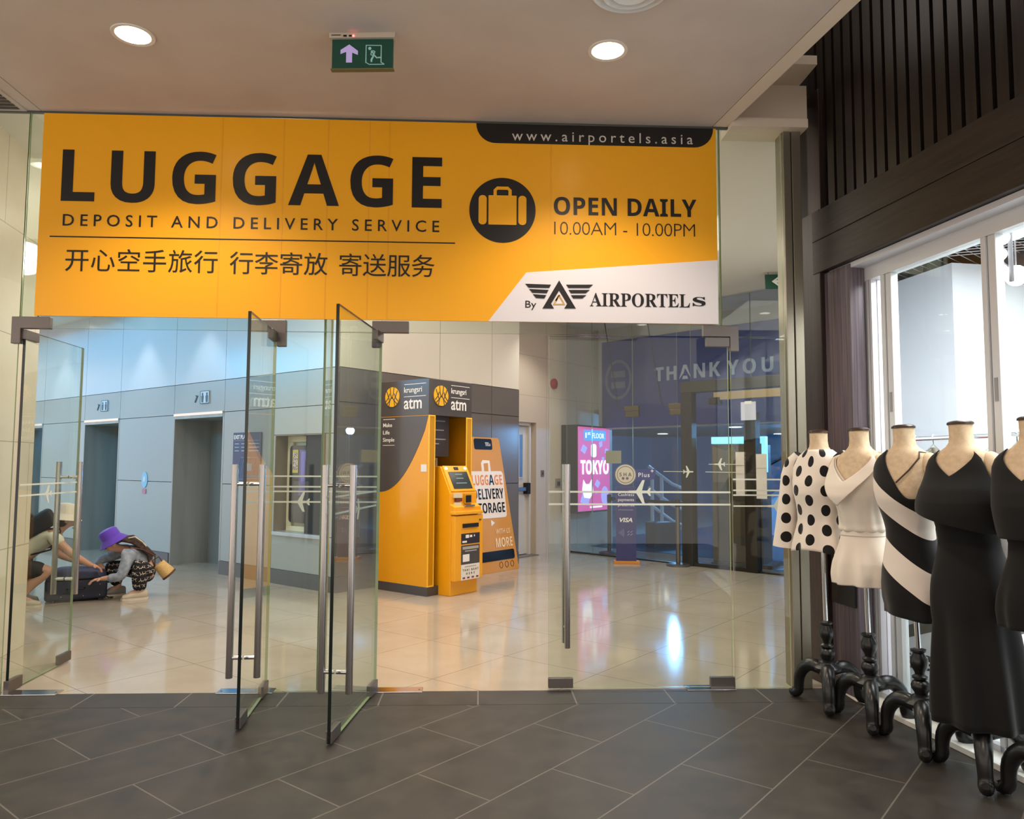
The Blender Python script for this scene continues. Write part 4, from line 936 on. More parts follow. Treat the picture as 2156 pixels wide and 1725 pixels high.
mb = MB(); mb.tube([(.0, .285, .01), (.0, .235, 1.55)], .014, 8); mb.build('easel_leg', orx, r)

# ================================================================== SHOP at right
S0 = Vector((2.30, 5.0, 0)); SROT = math.atan2(-.9914, .1319); SX = Vector((.1319, -.9914, 0)); SY = Vector((.9914, .1319, 0))
def S(u, y, z=0): return S0 + SX*u + SY*y + Vector((0, 0, z))
def in_shop(o): o.location = S0; o.rotation_euler = (0, 0, SROT); return o
slat = mat('dark_slat_wood', (34, 27, 23), .36)
noise_color(slat, (27, 22, 18), (42, 34, 28), 7, 4, (6, 6, .5))
beam_m = mat('dark_timber', (60, 48, 41), .5); noise_color(beam_m, (28, 22, 18), (54, 44, 36), 5, 6, (.6, 8, 8), .3, .75, bump=.15)
post_m = mat('brown_timber_post', (58, 42, 38), .4); noise_color(post_m, (36, 25, 23), (52, 38, 34), 6, 5, (10, 10, .4))
purp = mat('violet_brown_panel', (104, 92, 98), .3); noise_color(purp, (84, 74, 80), (116, 104, 110), 6, 5, (14, 14, .3))
mb = MB(); mb.box(-.42, 5.5, .10, .16, 3.15, 5.2)
for i in range(54): u = -.12 + .1024*i; mb.box(u-.037, u+.037, .05, .10, 3.15, 5.2)
mb.box(-.42, -.15, .02, .10, 3.15, 4.0)
struct(in_shop(mb.build('wall_shop', slat)), 'dark vertical timber slat fascia above the shop window', 'wall')
r = thing('trim_4', 'long dark two plank timber beam above the shop window', 'beam', S0, SROT, None, 'structure')
mb = MB(); mb.box(-.075, 5.5, -.005, .22, 2.985, 3.19); mb.build('plank', beam_m, r, .004)
mb = MB(); mb.box(-.075, 5.5, -.005, .22, 2.76, 2.982); mb.build('plank', beam_m, r, .004)
mb = MB(); mb.box(-.24, .005, .0, .14, 0, 3.2); mb.box(-.24, -.0, .02, .14, 3.2, 4.06); struct(in_shop(mb.build('trim_5', post_m, None, .004)), 'dark brown timber post beside the steel column', 'post')
r = thing('trim_6', 'violet brown panel between the timber post and the white shop frame', 'panel', S0, SROT, None, 'structure')
mb = MB(); mb.box(.008, .285, .03, .13, 0, 2.75); mb.build('panel', purp, r)
mb = MB(); mb.box(.03, .27, .012, .03, .56, .90); mb.build('dark_plate', mat('plate_black', (20, 17, 18), .5), r)
alum = mat('white_aluminium', (214, 216, 220), .3); frost = mat('frame_mid_grey', (150, 152, 156), .4)  # plain mid grey for mullion joints, latches and back wall seams
r = thing('window_20', 'white framed shop window wall behind the dress forms', 'shop window', S0, SROT, None, 'structure')
mb = MB(); mb.box(.05, 5.2, .04, .22, 2.725, 2.757); mb.build('soffit_strip', mat('soffit_white', (206, 208, 216), .35), r)
mb = MB(); mb.box(.05, 5.2, .14, .22, 2.64, 2.725); mb.build('head_rail', alum, r)
for u in (.475, 1.28, 2.15, 3.1):
    mb = MB(); mb.box(u-.043, u-.012, .14, .20, .03, 2.64); mb.box(u-.006, u+.043, .15, .20, .03, 2.64); mb.box(u-.012, u-.006, .165, .19, .03, 2.64, 1); m_ = mb.build('mullion', [alum, frost], r, .003)
    mb = MB(); mb.box(u+.006, u+.026, .146, .15, 1.78, 1.90); mb.build('latch', frost, m_)
for a, b in ((.518, 1.237), (1.323, 2.107), (2.193, 3.057)):
    mb = MB(); mb.box(a, b, .172, .180, .06, 2.64); mb.build('pane', glass, r)
mb = MB(); mb.box(.30, 5.2, .14, .21, .03, .06); mb.build('bottom_rail', alum, r)
mb = MB()
for i in range(9): mb.box(.085+.028*i, .085+.028*i+.020, .15, .24, .03, 2.64)
mb.box(.085, .335, .19, .235, .03, 2.64); mb.build('folding_shutter', alum, r)
plm = mat('white_plinth', (232, 230, 222), .15)
mb = MB(); mb.box(.30, 5.2, 0, .22, 0, .03); struct(in_shop(mb.build('trim_7', plm, None, .003)), 'white polished threshold along the shop window', 'threshold')
sw = mat('shop_white_wall', (226, 228, 234), .45); sg = mat('shop_green_white', (192, 202, 196), .4); sf = mat('shop_floor_white', (216, 216, 218), .2)
mb = MB(); plate([(-.25, .25), (5.2, .22), (5.2, 4.2), (-3.6, 4.2), (-3.6, 2.28)], -.02, .028); struct(in_shop(mb.build('floor_shop', sf)), 'white glossy floor inside the shop', 'floor')
mb = MB(); mb.box(-2.5, -.68, 1.6, 4.0, 0, 3.09); struct(in_shop(mb.build('wall_partition', sw)), 'white partition block inside the shop', 'wall')
mb = MB(); mb.box(-.68, 5.2, 3.6, 3.7, 0, 3.3)
for i in range(12): mb.box(-.6+.45*i, -.594+.45*i, 3.594, 3.6, 0, 3.3, 1)
struct(in_shop(mb.build('wall_shop_back', [sg, frost])), 'pale green white panelled back wall of the shop', 'wall')
mb = MB(); mb.box(5.1, 5.2, .2, 3.7, 0, 3.3); struct(in_shop(mb.build('wall_shop_end', sw)), 'white end wall of the shop', 'wall')
mb = MB(); q0, q1 = Vector((2.42, 5.12, 0)), Vector((4.05, 8.9, 0)); dq = (q1-q0)
mb.box(0, dq.length, -.06, 0, 0, 3.85); o = mb.build('wall_dividing', sw); o.location = q0; o.rotation_euler = (0, 0, math.atan2(dq.y, dq.x)); struct(o, 'white wall dividing the shop from the lobby', 'wall')
scl = mat('shop_dark_ceiling', (52, 52, 58), .7); meshm = mat('mesh_wire', (176, 178, 184), .4, .6)
mb = MB(); plate([(-.12, .19), (5.2, .19), (5.2, 3.7), (-3.5, 3.7), (-3.5, 2.25)], 3.42, 3.5); struct(in_shop(mb.build('ceiling_shop', scl)), 'dark grey ceiling of the shop', 'ceiling')
mb = MB()
x0, x1, y0, y1, zc = -1.0, 2.2, .85, 2.0, 3.12
for i in range(34):
    for s in (-1, 1):
        a = x0 + (x1-x0)*i/33
        b = a + s*.69
        mb.tube([(a, y0, zc), (b, y1, zc)], .0035, 4, 0, False)
mb.box(x0-.7, x1+.9, y1-.02, y1+.1, zc-.16, zc+.02, 1); mb.box(x0-.1, x1+.9, y0-.03, y0, zc-.02, zc+.02)
o = in_shop(mb.build('ceiling_mesh', [meshm, scl])); tag(o, 'expanded metal mesh panel under the shop ceiling', 'ceiling mesh')
lit = mat('shop_tube_light', (255, 255, 255), .4, emit=(246, 248, 255), es=9)
r = thing('tube_light', 'bright fluorescent tube fitting hanging inside the shop', 'lamp', S(.75, 1.2, 2.97), SROT)
mb = MB(); mb.box(-.5, .5, -.03, .03, .02, .05); mb.build('housing', alum, r)
mb = MB(); mb.tube([(-.48, 0, 0), (.48, 0, 0)], .02, 12); mb.build('tube', lit, r)
mb = MB(); mb.tube([(-.4, 0, .05), (-.4, 0, .45)], .004, 6); mb.tube([(.4, 0, .05), (.4, 0, .45)], .004, 6); mb.build('suspension_wire', meshm, r)
for (u, y, z, rad), lb in (((.565, .9, 2.888, .05), 'topmost of three white spotlights by the shop mullion'), ((.55, .9, 2.786, .042), 'middle of three white spotlights by the shop mullion'), ((.544, .9, 2.68, .05), 'lowest of three white spotlights by the shop mullion')):
    r = thing('spotlight', lb, 'lamp', S(u, y, z), SROT + math.radians(47), 'shop spotlights')
    Mx2 = Matrix.Rotation(math.radians(112), 3, 'X')
    mb = MB(); mb.lathe([(rad*.7, -.10), (rad, 0), (rad*1.05, 0), (rad*.8, -.11)], n=20, caps=False, M=Mx2); mb.build('shade', scl, r)
    mb = MB(); mb.ball((0, -.03, -.01), rad*.95); mb.build('bulb', lit, r)
mb = MB(); mb.tube([(.6, .93, 2.6), (.6, .93, 3.42)], .014, 8); mb.tube([(.6, .93, 2.88), (.57, .93, 2.88)], .008, 6); mb.tube([(.6, .93, 2.78), (.57, .93, 2.78)], .008, 6); mb.tube([(.6, .93, 2.68), (.57, .93, 2.68)], .008, 6)
tag(in_shop(mb.build('spotlight_pole', scl)), 'dark drop pole carrying the three shop spotlights', 'lamp pole')
r = thing('globe_lamp', 'glowing white globe lamp low under the shop spotlights', 'lamp', S(.25, 1.3, 2.74), SROT)
mb = MB(); mb.ball((0, 0, 0), .07); mb.build('globe', lit, r); mb = MB(); mb.tube([(0, 0, .06), (0, 0, .68)], .006, 6); mb.build('cord', scl, r)
r = thing('disc_lamp', 'flat round white lamp in the shop ceiling left of the spotlights', 'lamp', S(.0, 1.2, 3.11), SROT)
mb = MB(); mb.lathe([(.0, -.002), (.11, -.002), (.12, .02), (.05, .04)], n=28); mb.build('diffuser', lit, r); mb = MB(); mb.tube([(0, 0, .03), (0, 0, .32)], .01, 8); mb.build('stem', scl, r)

# clothes rack inside the shop
rk = thing('clothes_rail', 'chrome clothes rail inside the shop behind the dress forms', 'clothes rail', S(.62, .62), SROT)
mb = MB(); mb.tube([(-.95, 0, 1.63), (1.6, 0, 1.63)], .014, 12); mb.build('rail', chrome, rk)
for x in (-.93, 1.58):
    mb = MB(); mb.tube([(x, 0, .05), (x, 0, 1.63)], .013, 10); mb.box(x-.015, x+.015, -.22, .22, .03, .055); mb.build('upright', chrome, rk)
cols = [((40, 52, 96), 'dark blue'), ((150, 44, 48), 'dull red'), ((58, 54, 44), 'dark khaki patterned'), ((66, 62, 54), 'charcoal patterned'), ((178, 182, 176), 'pale grey'), ((112, 34, 40), 'wine red'), ((186, 190, 188), 'light grey'), ((210, 208, 206), 'white'), ((60, 60, 62), 'dark grey'), ((200, 190, 170), 'cream'), ((170, 60, 60), 'red'), ((90, 100, 90), 'grey green')]
for i, (c, cn) in enumerate(cols):
    u = -.24 + .165*i
    r = thing('hanging_garment', '%s garment on a hanger, %s along the shop rail from the post end' % (cn, ('first', 'second', 'third', 'fourth', 'fifth', 'sixth', 'seventh', 'eighth', 'ninth', 'tenth', 'eleventh', 'twelfth')[i]), 'clothes', S(u, .62, 1.64), SROT + math.radians(-62), 'garments on the rail')
    gmn = mat('garment_%s' % cn.replace(' ', '_'), c, .85)
    if 'pattern' in cn: noise_color(gmn, c, tuple(int(x*1.9) for x in c), 30, 3, (1, 1, .4), .45, .6)
    hgt = (1.02, 1.02, 1.12, 1.14, 1.16, .92, 1.0, 1.1, 1.2, .9, .7, 1.0)[i]
    rings = []
    for z, a, b in ((-.07, .02, .012), (-.10, .12, .02), (-.16, .19, .03), (-.4, .18, .035), (-.7, .185, .04), (-hgt, .2, .045)):
        rings.append([(a*math.cos(t)+.0, b*math.sin(t)*(1+.35*math.sin(5*t)), z) for t in [2*PI*k/28 for k in range(28)]])
    mb = MB(); mb.loft(rings, caps=True); mb.build('garment', gmn, r)
    mb = MB(); mb.tube([(.0, 0, .012), (.014, 0, .0), (.006, 0, -.02), (0, 0, -.05), (.17, 0, -.12), (-.17, 0, -.12), (0, 0, -.05)], .004, 6); mb.build('hanger', chrome, r)
# fan and poster board
r = thing('desk_fan', 'small round white fan near the shop floor behind the second stand', 'fan', S(.05, .33, .03), SROT + math.radians(35))
Mf = Matrix.Rotation(PI/2, 3, 'X')
mb = MB(); mb.lathe([(.06, 0), (.06, .012), (.012, .02), (.012, .05)], n=20); mb.build('stand', plastic_white, r)
mb = MB()
for k in range(26):
    t = 2*PI*k/26; mb.tube([(.02*math.cos(t), -.035, .14+.02*math.sin(t)), (.075*math.cos(t), -.03, .14+.075*math.sin(t)), (.095*math.cos(t), -.0, .14+.095*math.sin(t))], .0022, 4, 0, False)
mb.lathe([(.093, -.012), (.10, 0), (.093, .012)], (0, 0, .14), 32, 0, False, Mf); mb.ball((0, -.035, .14), (.022, .008, .022)); mb.build('grille', plastic_white, r)
mb = MB()
for k in range(3):
    t = 2*PI*k/3; mb.ball((.045*math.cos(t), -.01, .14+.045*math.sin(t)), (.045, .004, .022), 10, 6, 0, Matrix.Rotation(-t, 3, 'Y'))
mb.build('blade', mat('fan_grey', (190, 192, 198), .4), r)
r = thing('striped_board', 'white board with broad diagonal dark stripes standing on the shop floor', 'sign', S(.06, .50, .03), SROT + math.radians(35))
mb = MB(); mb.box(-.22, .22, 0, .02, 0, .62); mb.build('board', mat('board_pale', (206, 206, 210), .5), r)
mb = MB(); 
for k in range(2): mb.prism([(-.2, .20+.17*k), (.2, .36+.17*k), (.2, .44+.17*k), (-.2, .28+.17*k)], -.003, .0)
mb.box(-.1, .18, -.003, 0, .13, .145); mb.box(-.1, .18, -.003, 0, .10, .115); mb.build('stripe', mat('stripe_dark', (62, 60, 54), .5), r)
text('usta', -.08, .18, .155, .205, -.003, mat('stripe_dark'), r, weight=.01, spaced=False)

# ================================================================== DRESS FORMS
TP = [(1.655,.056,.055,0),(1.60,.055,.054,.0),(1.565,.060,.058,.0),(1.545,.078,.064,.0),(1.528,.108,.072,.0),(1.508,.140,.080,.0),(1.485,.163,.087,.0),(1.45,.176,.096,-.004),(1.40,.178,.105,-.008),(1.34,.170,.118,-.016),(1.28,.158,.120,-.016),(1.20,.136,.104,-.008),(1.12,.120,.094,0),(1.06,.124,.096,0),(.98,.146,.108,.004),(.90,.164,.118,.006),(.83,.166,.118,.006),(.76,.158,.112,.004),(.72,.146,.104,.004)]
def tor(z):
    if z >= TP[0][0]: return TP[0][1:]
    if z <= TP[-1][0]: return TP[-1][1:]
    for i in range(len(TP)-1):
        if TP[i][0] >= z >= TP[i+1][0]:
            k = (TP[i][0]-z)/(TP[i][0]-TP[i+1][0]); return tuple(a+(b-a)*k for a, b in zip(TP[i][1:], TP[i+1][1:]))
def tpt(t, z, off=0, sc=(1, 1)):
    a, b, yc = tor(z); e = 2/2.25
    c, s = math.cos(t), math.sin(t)
    return Vector(((a*.88+off)*math.copysign(abs(c)**e, c), yc + (b*sc[1]+off)*math.copysign(abs(s)**e, s), z))
linen = mat('linen_form', (206, 180, 148), .8); noise_color(linen, (198, 172, 140), (212, 188, 156), 40, 2)
capm = mat('neck_cap_brown', (58, 38, 28), .25)
blackw = mat('black_turned_wood', (17, 16, 17), .32)
# tune front direction of the row
FACE = math.radians(-61)
def form(px, py, Y, label, front=FACE, zmin=.0, lean=.03, caps_=()):
    p = onY(px, py, Y); view = Vector((p.x, p.y, 0)).normalized(); right = Vector((view.y, -view.x, 0))
    r = thing('dress_form', label, 'dress form', Vector((p.x, p.y, 0)) + right*lean, front, 'dress forms in front of the shop')
    r.rotation_euler = (Matrix.Rotation(-lean/1.65, 3, view) @ Matrix.Rotation(front, 3, 'Z')).to_euler()   # stands leaning slightly
    n = 40
    mb = MB(); mb.loft([[tpt(2*PI*i/n, z) for i in range(n)] for z in [t[0] for t in TP if t[0] > zmin] ][::-1]); mb.build('torso', linen, r)
    for s_ in caps_:
        mb = MB(); mb.ball((s_*.142, .0, 1.432), (.052, .066, .088), 20, 12, 0, Matrix.Rotation(s_*math.radians(-16), 3, 'Y')); mb.build('shoulder_cap', linen, r)
    mb = MB(); mb.lathe([(.0, 1.672), (.03, 1.671), (.05, 1.667), (.058, 1.661), (.059, 1.652), (.055, 1.65)][::-1], n=32); mb.build('neck_cap', capm, r)
    mb = MB(); mb.lathe([(.0135, .49), (.0135, max(.74, zmin+.04))], n=14); mb.build('pole', chrome, r)
    pf = [(.03, .205), (.078, .215), (.080, .228), (.066, .238), (.056, .246), (.050, .262), (.030, .272), (.034, .282), (.045, .300), (.047, .318), (.038, .336), (.026, .344), (.038, .352), (.038, .362), (.024, .372), (.026, .385), (.040, .41), (.044, .432), (.041, .452), (.030, .472), (.027, .480), (.038, .488), (.038, .498), (.016, .505)]
    mb = MB(); mb.lathe(pf, n=28); mb.build('column', blackw, r)
    va = math.atan2(-p.y, -p.x) - front     # towards the camera, in local angle
    for k in range(3):
        a = va + 2*PI*k/3; ca, sa = math.cos(a), math.sin(a)
        path = [(.03, .205), (.075, .222), (.12, .222), (.160, .195), (.188, .150), (.198, .10), (.200, .062), (.212, .040), (.238, .036), (.252, .052)]
        rad = [.034, .040, .039, .038, .035, .032, .031, .033, .030, .018]
        # smooth the path
        mb = MB(); pts = []; rr = []
        for i in range(len(path)-1):
            for q in (0, .5):
                j0, j1, j2, j3 = max(i-1, 0), i, i+1, min(i+2, len(path)-1)
                f = lambda A: .5*((2*A[j1]) + (-A[j0]+A[j2])*q + (2*A[j0]-5*A[j1]+4*A[j2]-A[j3])*q*q + (-A[j0]+3*A[j1]-3*A[j2]+A[j3])*q**3)
                R_ = f([s[0] for s in path]); Z_ = f([s[1] for s in path]); pts.append((R_*ca, R_*sa, Z_)); rr.append(f(rad))
        pts.append((path[-1][0]*ca, path[-1][0]*sa, path[-1][1])); rr.append(rad[-1])
        mb.tube(pts, rr, 12); mb.build('leg', blackw, r)
    return r
def garment(name, m, parent, top, hem, off=lambda t, z: .010, n=96, k=40, fold=None, thick=.004, zs=None):
    """shell that follows the torso from hem(t) up to top(t)"""
    rings = []
    for j in range(k+1):
        v = j/k; ring = []
        for i in range(n):
            t = 2*PI*i/n; h, tp = hem(t), top(t); z = h + (tp-h)*v
            p = tpt(t, z, off(t, z))
            if fold: p = fold(p, t, z)
            ring.append(p)
        rings.append(ring)
    mb = MB(); mb.loft(rings, caps=False)
    o = mb.build(name, m, parent, sharp=70)
    q = o.modifiers.new('solid', 'SOLIDIFY'); q.thickness = thick; q.offset = -1
    return o
def adiff(t, c): return abs((t-c+PI) % (2*PI) - PI)
FR = 1.5*PI
def neckline(v_depth, v_w, strap, arm_z, arm_w, back=1.52, topz=1.53, right_w=None, left_z=None):
    """top edge: V at the front, arm holes at the sides"""
    def f(t):
        z = topz
        df = adiff(t, FR)
        if df < v_w: z = min(z, v_depth + (topz-v_depth)*(df/v_w)**1.0)
        for c in (0, PI):
            da = adiff(t, c); aw = right_w if (right_w and c == 0) else arm_w; az = left_z if (left_z and c) else arm_z
            if da < aw: z = min(z, topz - (topz-az)*(1-(da/aw)**2.5))
        return z
    return f
def sstep(a, b, x):
    k = min(max((x-a)/(b-a), 0), 1); return k*k*(3-2*k)
# fabrics
def fabric(name, rgb, rough=.85, sheen=.2):
    m = mat(name, rgb, rough, spec=.25, sheen=sheen); return m
crm = fabric('ivory_cloth', (226, 214, 200)); blk = fabric('black_cloth', (13, 12, 13), .8, .08); blk2 = fabric('black_cloth_top', (18, 17, 17), .8, .1)
PZ = .118
def dotted(name, cx, cy, R, PX):
    m = fabric(name, (230, 218, 206))
    tc = N(m, 'ShaderNodeTexCoord'); sp_ = N(m, 'ShaderNodeSeparateXYZ'); L(m, tc.outputs['Object'], sp_.inputs[0])
    ang = fmath(m, 'ARCTAN2', fmath(m, 'SUBTRACT', sp_.outputs[0], cx), fmath(m, 'SUBTRACT', cy, sp_.outputs[1]))
    u_ = fmath(m, 'ADD', fmath(m, 'DIVIDE', fmath(m, 'MULTIPLY', ang, R), PX), 20.3); colI = fmath(m, 'FLOOR', u_)
    odd = fmath(m, 'MODULO', colI, 2); w_ = fmath(m, 'ADD', fmath(m, 'DIVIDE', sp_.outputs[2], PZ), fmath(m, 'MULTIPLY', odd, .5))
    du = fmath(m, 'MULTIPLY', fmath(m, 'SUBTRACT', fmath(m, 'FRACT', u_), .5), PX); dw_ = fmath(m, 'MULTIPLY', fmath(m, 'SUBTRACT', fmath(m, 'FRACT', w_), .5), PZ)
    d2 = fmath(m, 'ADD', fmath(m, 'POWER', fmath(m, 'DIVIDE', du, .029), 2), fmath(m, 'POWER', fmath(m, 'DIVIDE', dw_, .034), 2))
    L(m, mixcol(m, fmath(m, 'LESS_THAN', d2, 1.0), lin((230, 218, 206)), lin((18, 14, 14))), bsdf(m).inputs['Base Color']); return m
dot = dotted('dotted_cloth', 0, 0, .155, .105)
stri = fabric('banded_cloth', (224, 212, 200))
tc = N(stri, 'ShaderNodeTexCoord'); sp_ = N(stri, 'ShaderNodeSeparateXYZ'); L(stri, tc.outputs['Object'], sp_.inputs[0])
q_ = fmath(stri, 'ADD', sp_.outputs[2], fmath(stri, 'MULTIPLY', sp_.outputs[0], .78))
rp = N(stri, 'ShaderNodeValToRGB'); rp.color_ramp.interpolation = 'CONSTANT'; els = rp.color_ramp.elements
rp_in = fmath(stri, 'DIVIDE', fmath(stri, 'SUBTRACT', q_, .60), 1.0); L(stri, rp_in, rp.inputs[0])
K_, W_ = lin((15, 13, 13)), lin((224, 212, 200))
els[0].position = 0; els[0].color = K_; els[1].position = .245; els[1].color = W_
for ps, cc in ((.405, K_), (.555, W_), (.685, K_)): e = els.new(ps); e.color = cc
L(stri, rp.outputs[0], bsdf(stri).inputs['Base Color'])

# 1 dotted blouse
r = form(1723, 912, 4.64, 'dress form farthest from the camera wearing a white blouse with black dots', zmin=.95, lean=.024)
garment('blouse', dot, r, lambda t: 1.548, lambda t: .93 + .01*math.sin(3*t), lambda t, z: .010 + .030*sstep(1.35, .95, z),
        fold=lambda p, t, z: p + Vector((math.cos(t), math.sin(t), 0))*.012*math.sin(7*t)*sstep(1.25, .95, z))
for s in (-1, 1):
    path = [(s*.135, 0, 1.505), (s*.178, 0, 1.46), (s*.205, -.005, 1.38), (s*.222, -.015, 1.25), (s*.236, -.03, 1.10), (s*.250, -.035, .935)]
    rad = [.05, .066, .068, .064, .066, .078]
    mb = MB(); mb.tube(path, rad, 24); mb.build('sleeve', dotted('dotted_sleeve_cloth_%d' % s, s*.22, -.015, .068, .105), r)
# 2 ivory romper
r = form(1808, 907, 4.32, 'dress form second from the column wearing an ivory playsuit with a wide wrap collar', zmin=.88, caps_=(-1, 1))
nk = neckline(1.36, 1.05, 0, 1.34, .62)
garment('bodice', crm, r, nk, lambda t: 1.075, lambda t, z: .010 + .012*sstep(1.2, 1.09, z)*(1-sstep(1.09, 1.07, z)), fold=lambda p, t, z: p + Vector((math.cos(t), math.sin(t), 0))*.004*math.sin(11*t+8*z)*sstep(1.35, 1.1, z))
def collar_top(t): return nk(t) + .001
def collar_hem(t):
    d = ((t-FR+PI) % (2*PI)-PI)
    zc = 1.22 + .30*min(abs(d+.15)/1.5, 1)
    return min(nk(t)-.006, max(zc, 1.2))
garment('wrap_collar', crm, r, collar_top, collar_hem, lambda t, z: .020 + .045*sstep(1.48, 1.24, z), k=16)
garment('waistband', crm, r, lambda t: 1.085, lambda t: 1.05, lambda t, z: .013, k=4)
def short_fold(p, t, z):
    k = sstep(1.05, .80, z); w = 1+.16*k
    q = Vector((p.x*w, p.y*(1+.22*k), z)); cen = math.exp(-(q.x/.03)**2)
    q.y *= (1-.13*cen*k); return q + Vector((math.cos(t), math.sin(t), 0))*.010*math.sin(9*t)*k
garment('shorts', crm, r, lambda t: 1.06, lambda t: .775 - .0*abs(math.cos(t)), lambda t, z: .012, fold=short_fold)
# 3 banded dress
r = form(1902, 900, 3.96, 'middle dress form wearing a one shouldered dress with diagonal black and ivory bands', lean=.052, caps_=(1,))
def top3(t):
    x = math.cos(t); fr = math.sin(t) < 0
    z = 1.54 - .26*sstep(-.72, .55, x)
    if x < -.8: z = min(z, 1.54 - .16*sstep(-.8, -1.0, x))
    return z if fr else max(z, 1.33)
garment('dress', stri, r, top3, lambda t: .67 + .015*math.sin(2*t), lambda t, z: .010 + .012*sstep(.95, .68, z), fold=lambda p, t, z: p + Vector((math.cos(t), math.sin(t), 0))*.006*math.sin(6*t)*sstep(.95, .7, z))
mb = MB(); pts = [tpt(FR+.10, 1.365, .012), tpt(FR+.45, 1.43, .006), tpt(FR+.85, 1.49, .005), tpt(FR+1.15, 1.522, .004), tpt(.1, 1.512, .004), tpt(.6, 1.49, .004), tpt(1.0, 1.42, .006)]
mb.tube(pts, .004, 8); mb.build('strap', mat('brown_strap', (70, 44, 32), .6), r)
# 4 long black dress
def maxi(label, px, py, Y):
    r = form(px, py, Y, label, lean=.048, caps_=(1,))
    nk = neckline(1.405, .85, 0, 1.34, .62, topz=1.53, right_w=.80, left_z=1.485)
    garment('popover_top', blk2, r, nk, lambda t: 1.20 - .06*math.cos(t) + .02*math.sin(t), lambda t, z: .012 + .075*sstep(1.45, 1.2, z))
    garment('skirt', blk, r, lambda t: 1.24, lambda t: .255, lambda t, z: .020 + .058*sstep(1.2, .25, z), k=30,
            fold=lambda p, t, z: Vector((p.x*(1+.0*z), p.y, p.z)) + Vector((math.cos(t), math.sin(t), 0))*.020*math.sin(8*t+1.5*z)*sstep(1.05, .3, z))
    return r
maxi('dress form in a long black dress with a loose top and flared skirt', 2022, 893, 3.58)
r = form(2174, 889, 3.20, 'dress form at the right edge wearing a black top and black shorts', zmin=.82, caps_=(1,))
garment('top', blk2, r, neckline(1.39, .85, 0, 1.34, .6, left_z=1.48), lambda t: 1.14, lambda t, z: .012 + .03*sstep(1.4, 1.16, z))
garment('shorts', blk, r, lambda t: 1.17, lambda t: .76, lambda t, z: .012 + .02*sstep(1.1, .8, z), fold=lambda p, t, z: p + Vector((math.cos(t), math.sin(t), 0))*.008*math.sin(9*t)*sstep(1.05, .8, z))

# ================================================================== PEOPLE, SUITCASE
def skin(name, J, E, root, m, parent, sub=2):
    me = bpy.data.meshes.new(name); ks = list(J); ix = {k: i for i, k in enumerate(ks)}
    me.from_pydata([J[k][:3] for k in ks], [(ix[a], ix[b]) for a, b in E], []); o = bpy.data.objects.new('tmp', me); COL.objects.link(o)
    o.modifiers.new('skin', 'SKIN'); 
    if not me.skin_vertices: me.skin_vertices.new()
    for k in ks:
        rr = J[k][3]; rr = rr if hasattr(rr, '__len__') else (rr, rr)
        sv = me.skin_vertices[0].data[ix[k]]; sv.radius = rr; sv.use_root = (k == root)
    o.modifiers['skin'].use_smooth_shade = True; o.modifiers['skin'].branch_smoothing = .6
    s = o.modifiers.new('sub', 'SUBSURF'); s.levels = sub; s.render_levels = sub
    dg = bpy.context.evaluated_depsgraph_get(); m2 = bpy.data.meshes.new_from_object(o.evaluated_get(dg)); m2.name = name
    bpy.data.objects.remove(o); m2.materials.clear(); m2.materials.append(m)
    for p in m2.polygons: p.use_smooth = True; p.material_index = 0
    q = bpy.data.objects.new(name, m2); COL.objects.link(q); q.parent = parent; return q
def hand(J, E, wrist, key, d, side, curl=-.5):
    """palm plus five bent fingers growing from the wrist joint along d"""
    w = Vector(J[wrist][:3]); d = Vector(d).normalized(); side = Vector(side).normalized(); dn = d.cross(side).normalized()
    if dn.z > 0: dn = -dn
    pm = w + d*.05; J[key+'p'] = (*pm, .021); E.append((wrist, key+'p'))
    for i, (s, ln) in enumerate(((-.027, .060), (-.009, .072), (.009, .068), (.027, .052))):
        a = pm + d*.035 + side*s; b = a + d*ln*.5 + dn*.012; c = b + d*ln*.35 + dn*.03
        for nme, p, rr in (('a', a, .010), ('b', b, .009), ('c', c, .0075)): J[key+str(i)+nme] = (*p, rr)
        E += [(key+'p', key+str(i)+'a'), (key+str(i)+'a', key+str(i)+'b'), (key+str(i)+'b', key+str(i)+'c')]
    a = w + d*.035 - side*.035; b = a + d*.03 - side*.012 + dn*.015
    J[key+'ta'] = (*a, .011); J[key+'tb'] = (*b, .009); E += [(key+'p', key+'ta'), (key+'ta', key+'tb')]
skinm = mat('skin', (206, 160, 136), .55); skinm2 = mat('skin_tan', (196, 150, 124), .55)
def bucket_hat(parent, c, axis, m, rc=.098, rb=.15, h=.115):
    M = Vector((0, 0, 1)).rotation_difference(Vector(axis).normalized()).to_matrix()
    mb = MB(); mb.lathe([(rb, -.045), (rb+.002, -.040), (rc+.006, .018), (rc+.003, .024), (rc, h*.8), (rc*.82, h), (.02, h+.012), (0, h+.012)], c, 30, 0, False, M)
    o = mb.build('bucket_hat', m, parent); q = o.modifiers.new('s', 'SOLIDIFY'); q.thickness = .005; return o
def face(parent, c, fwd, up, m):
    fwd = Vector(fwd).normalized(); up = Vector(up).normalized(); sd_ = fwd.cross(up)
    c = Vector(c); mb = MB()
    for s in (-1, 1): mb.ball(c + fwd*.082 + sd_*s*.032 + up*.012, .011, 10, 6)
    mb.build('eyes', mat('eye_dark', (40, 28, 24), .2), parent)
    mb = MB(); mb.tube([c+fwd*.086-up*.048+sd_*.022, c+fwd*.094-up*.046, c+fwd*.086-up*.048-sd_*.022], .006, 8); mb.build('mouth', mat('lip', (170, 96, 90), .4), parent)
    mb = MB()
    for s in (-1, 1): mb.ball(c + sd_*s*.082 - fwd*.005 - up*.005, (.02, .012, .028), 10, 6)
    mb.build('ears', m, parent)
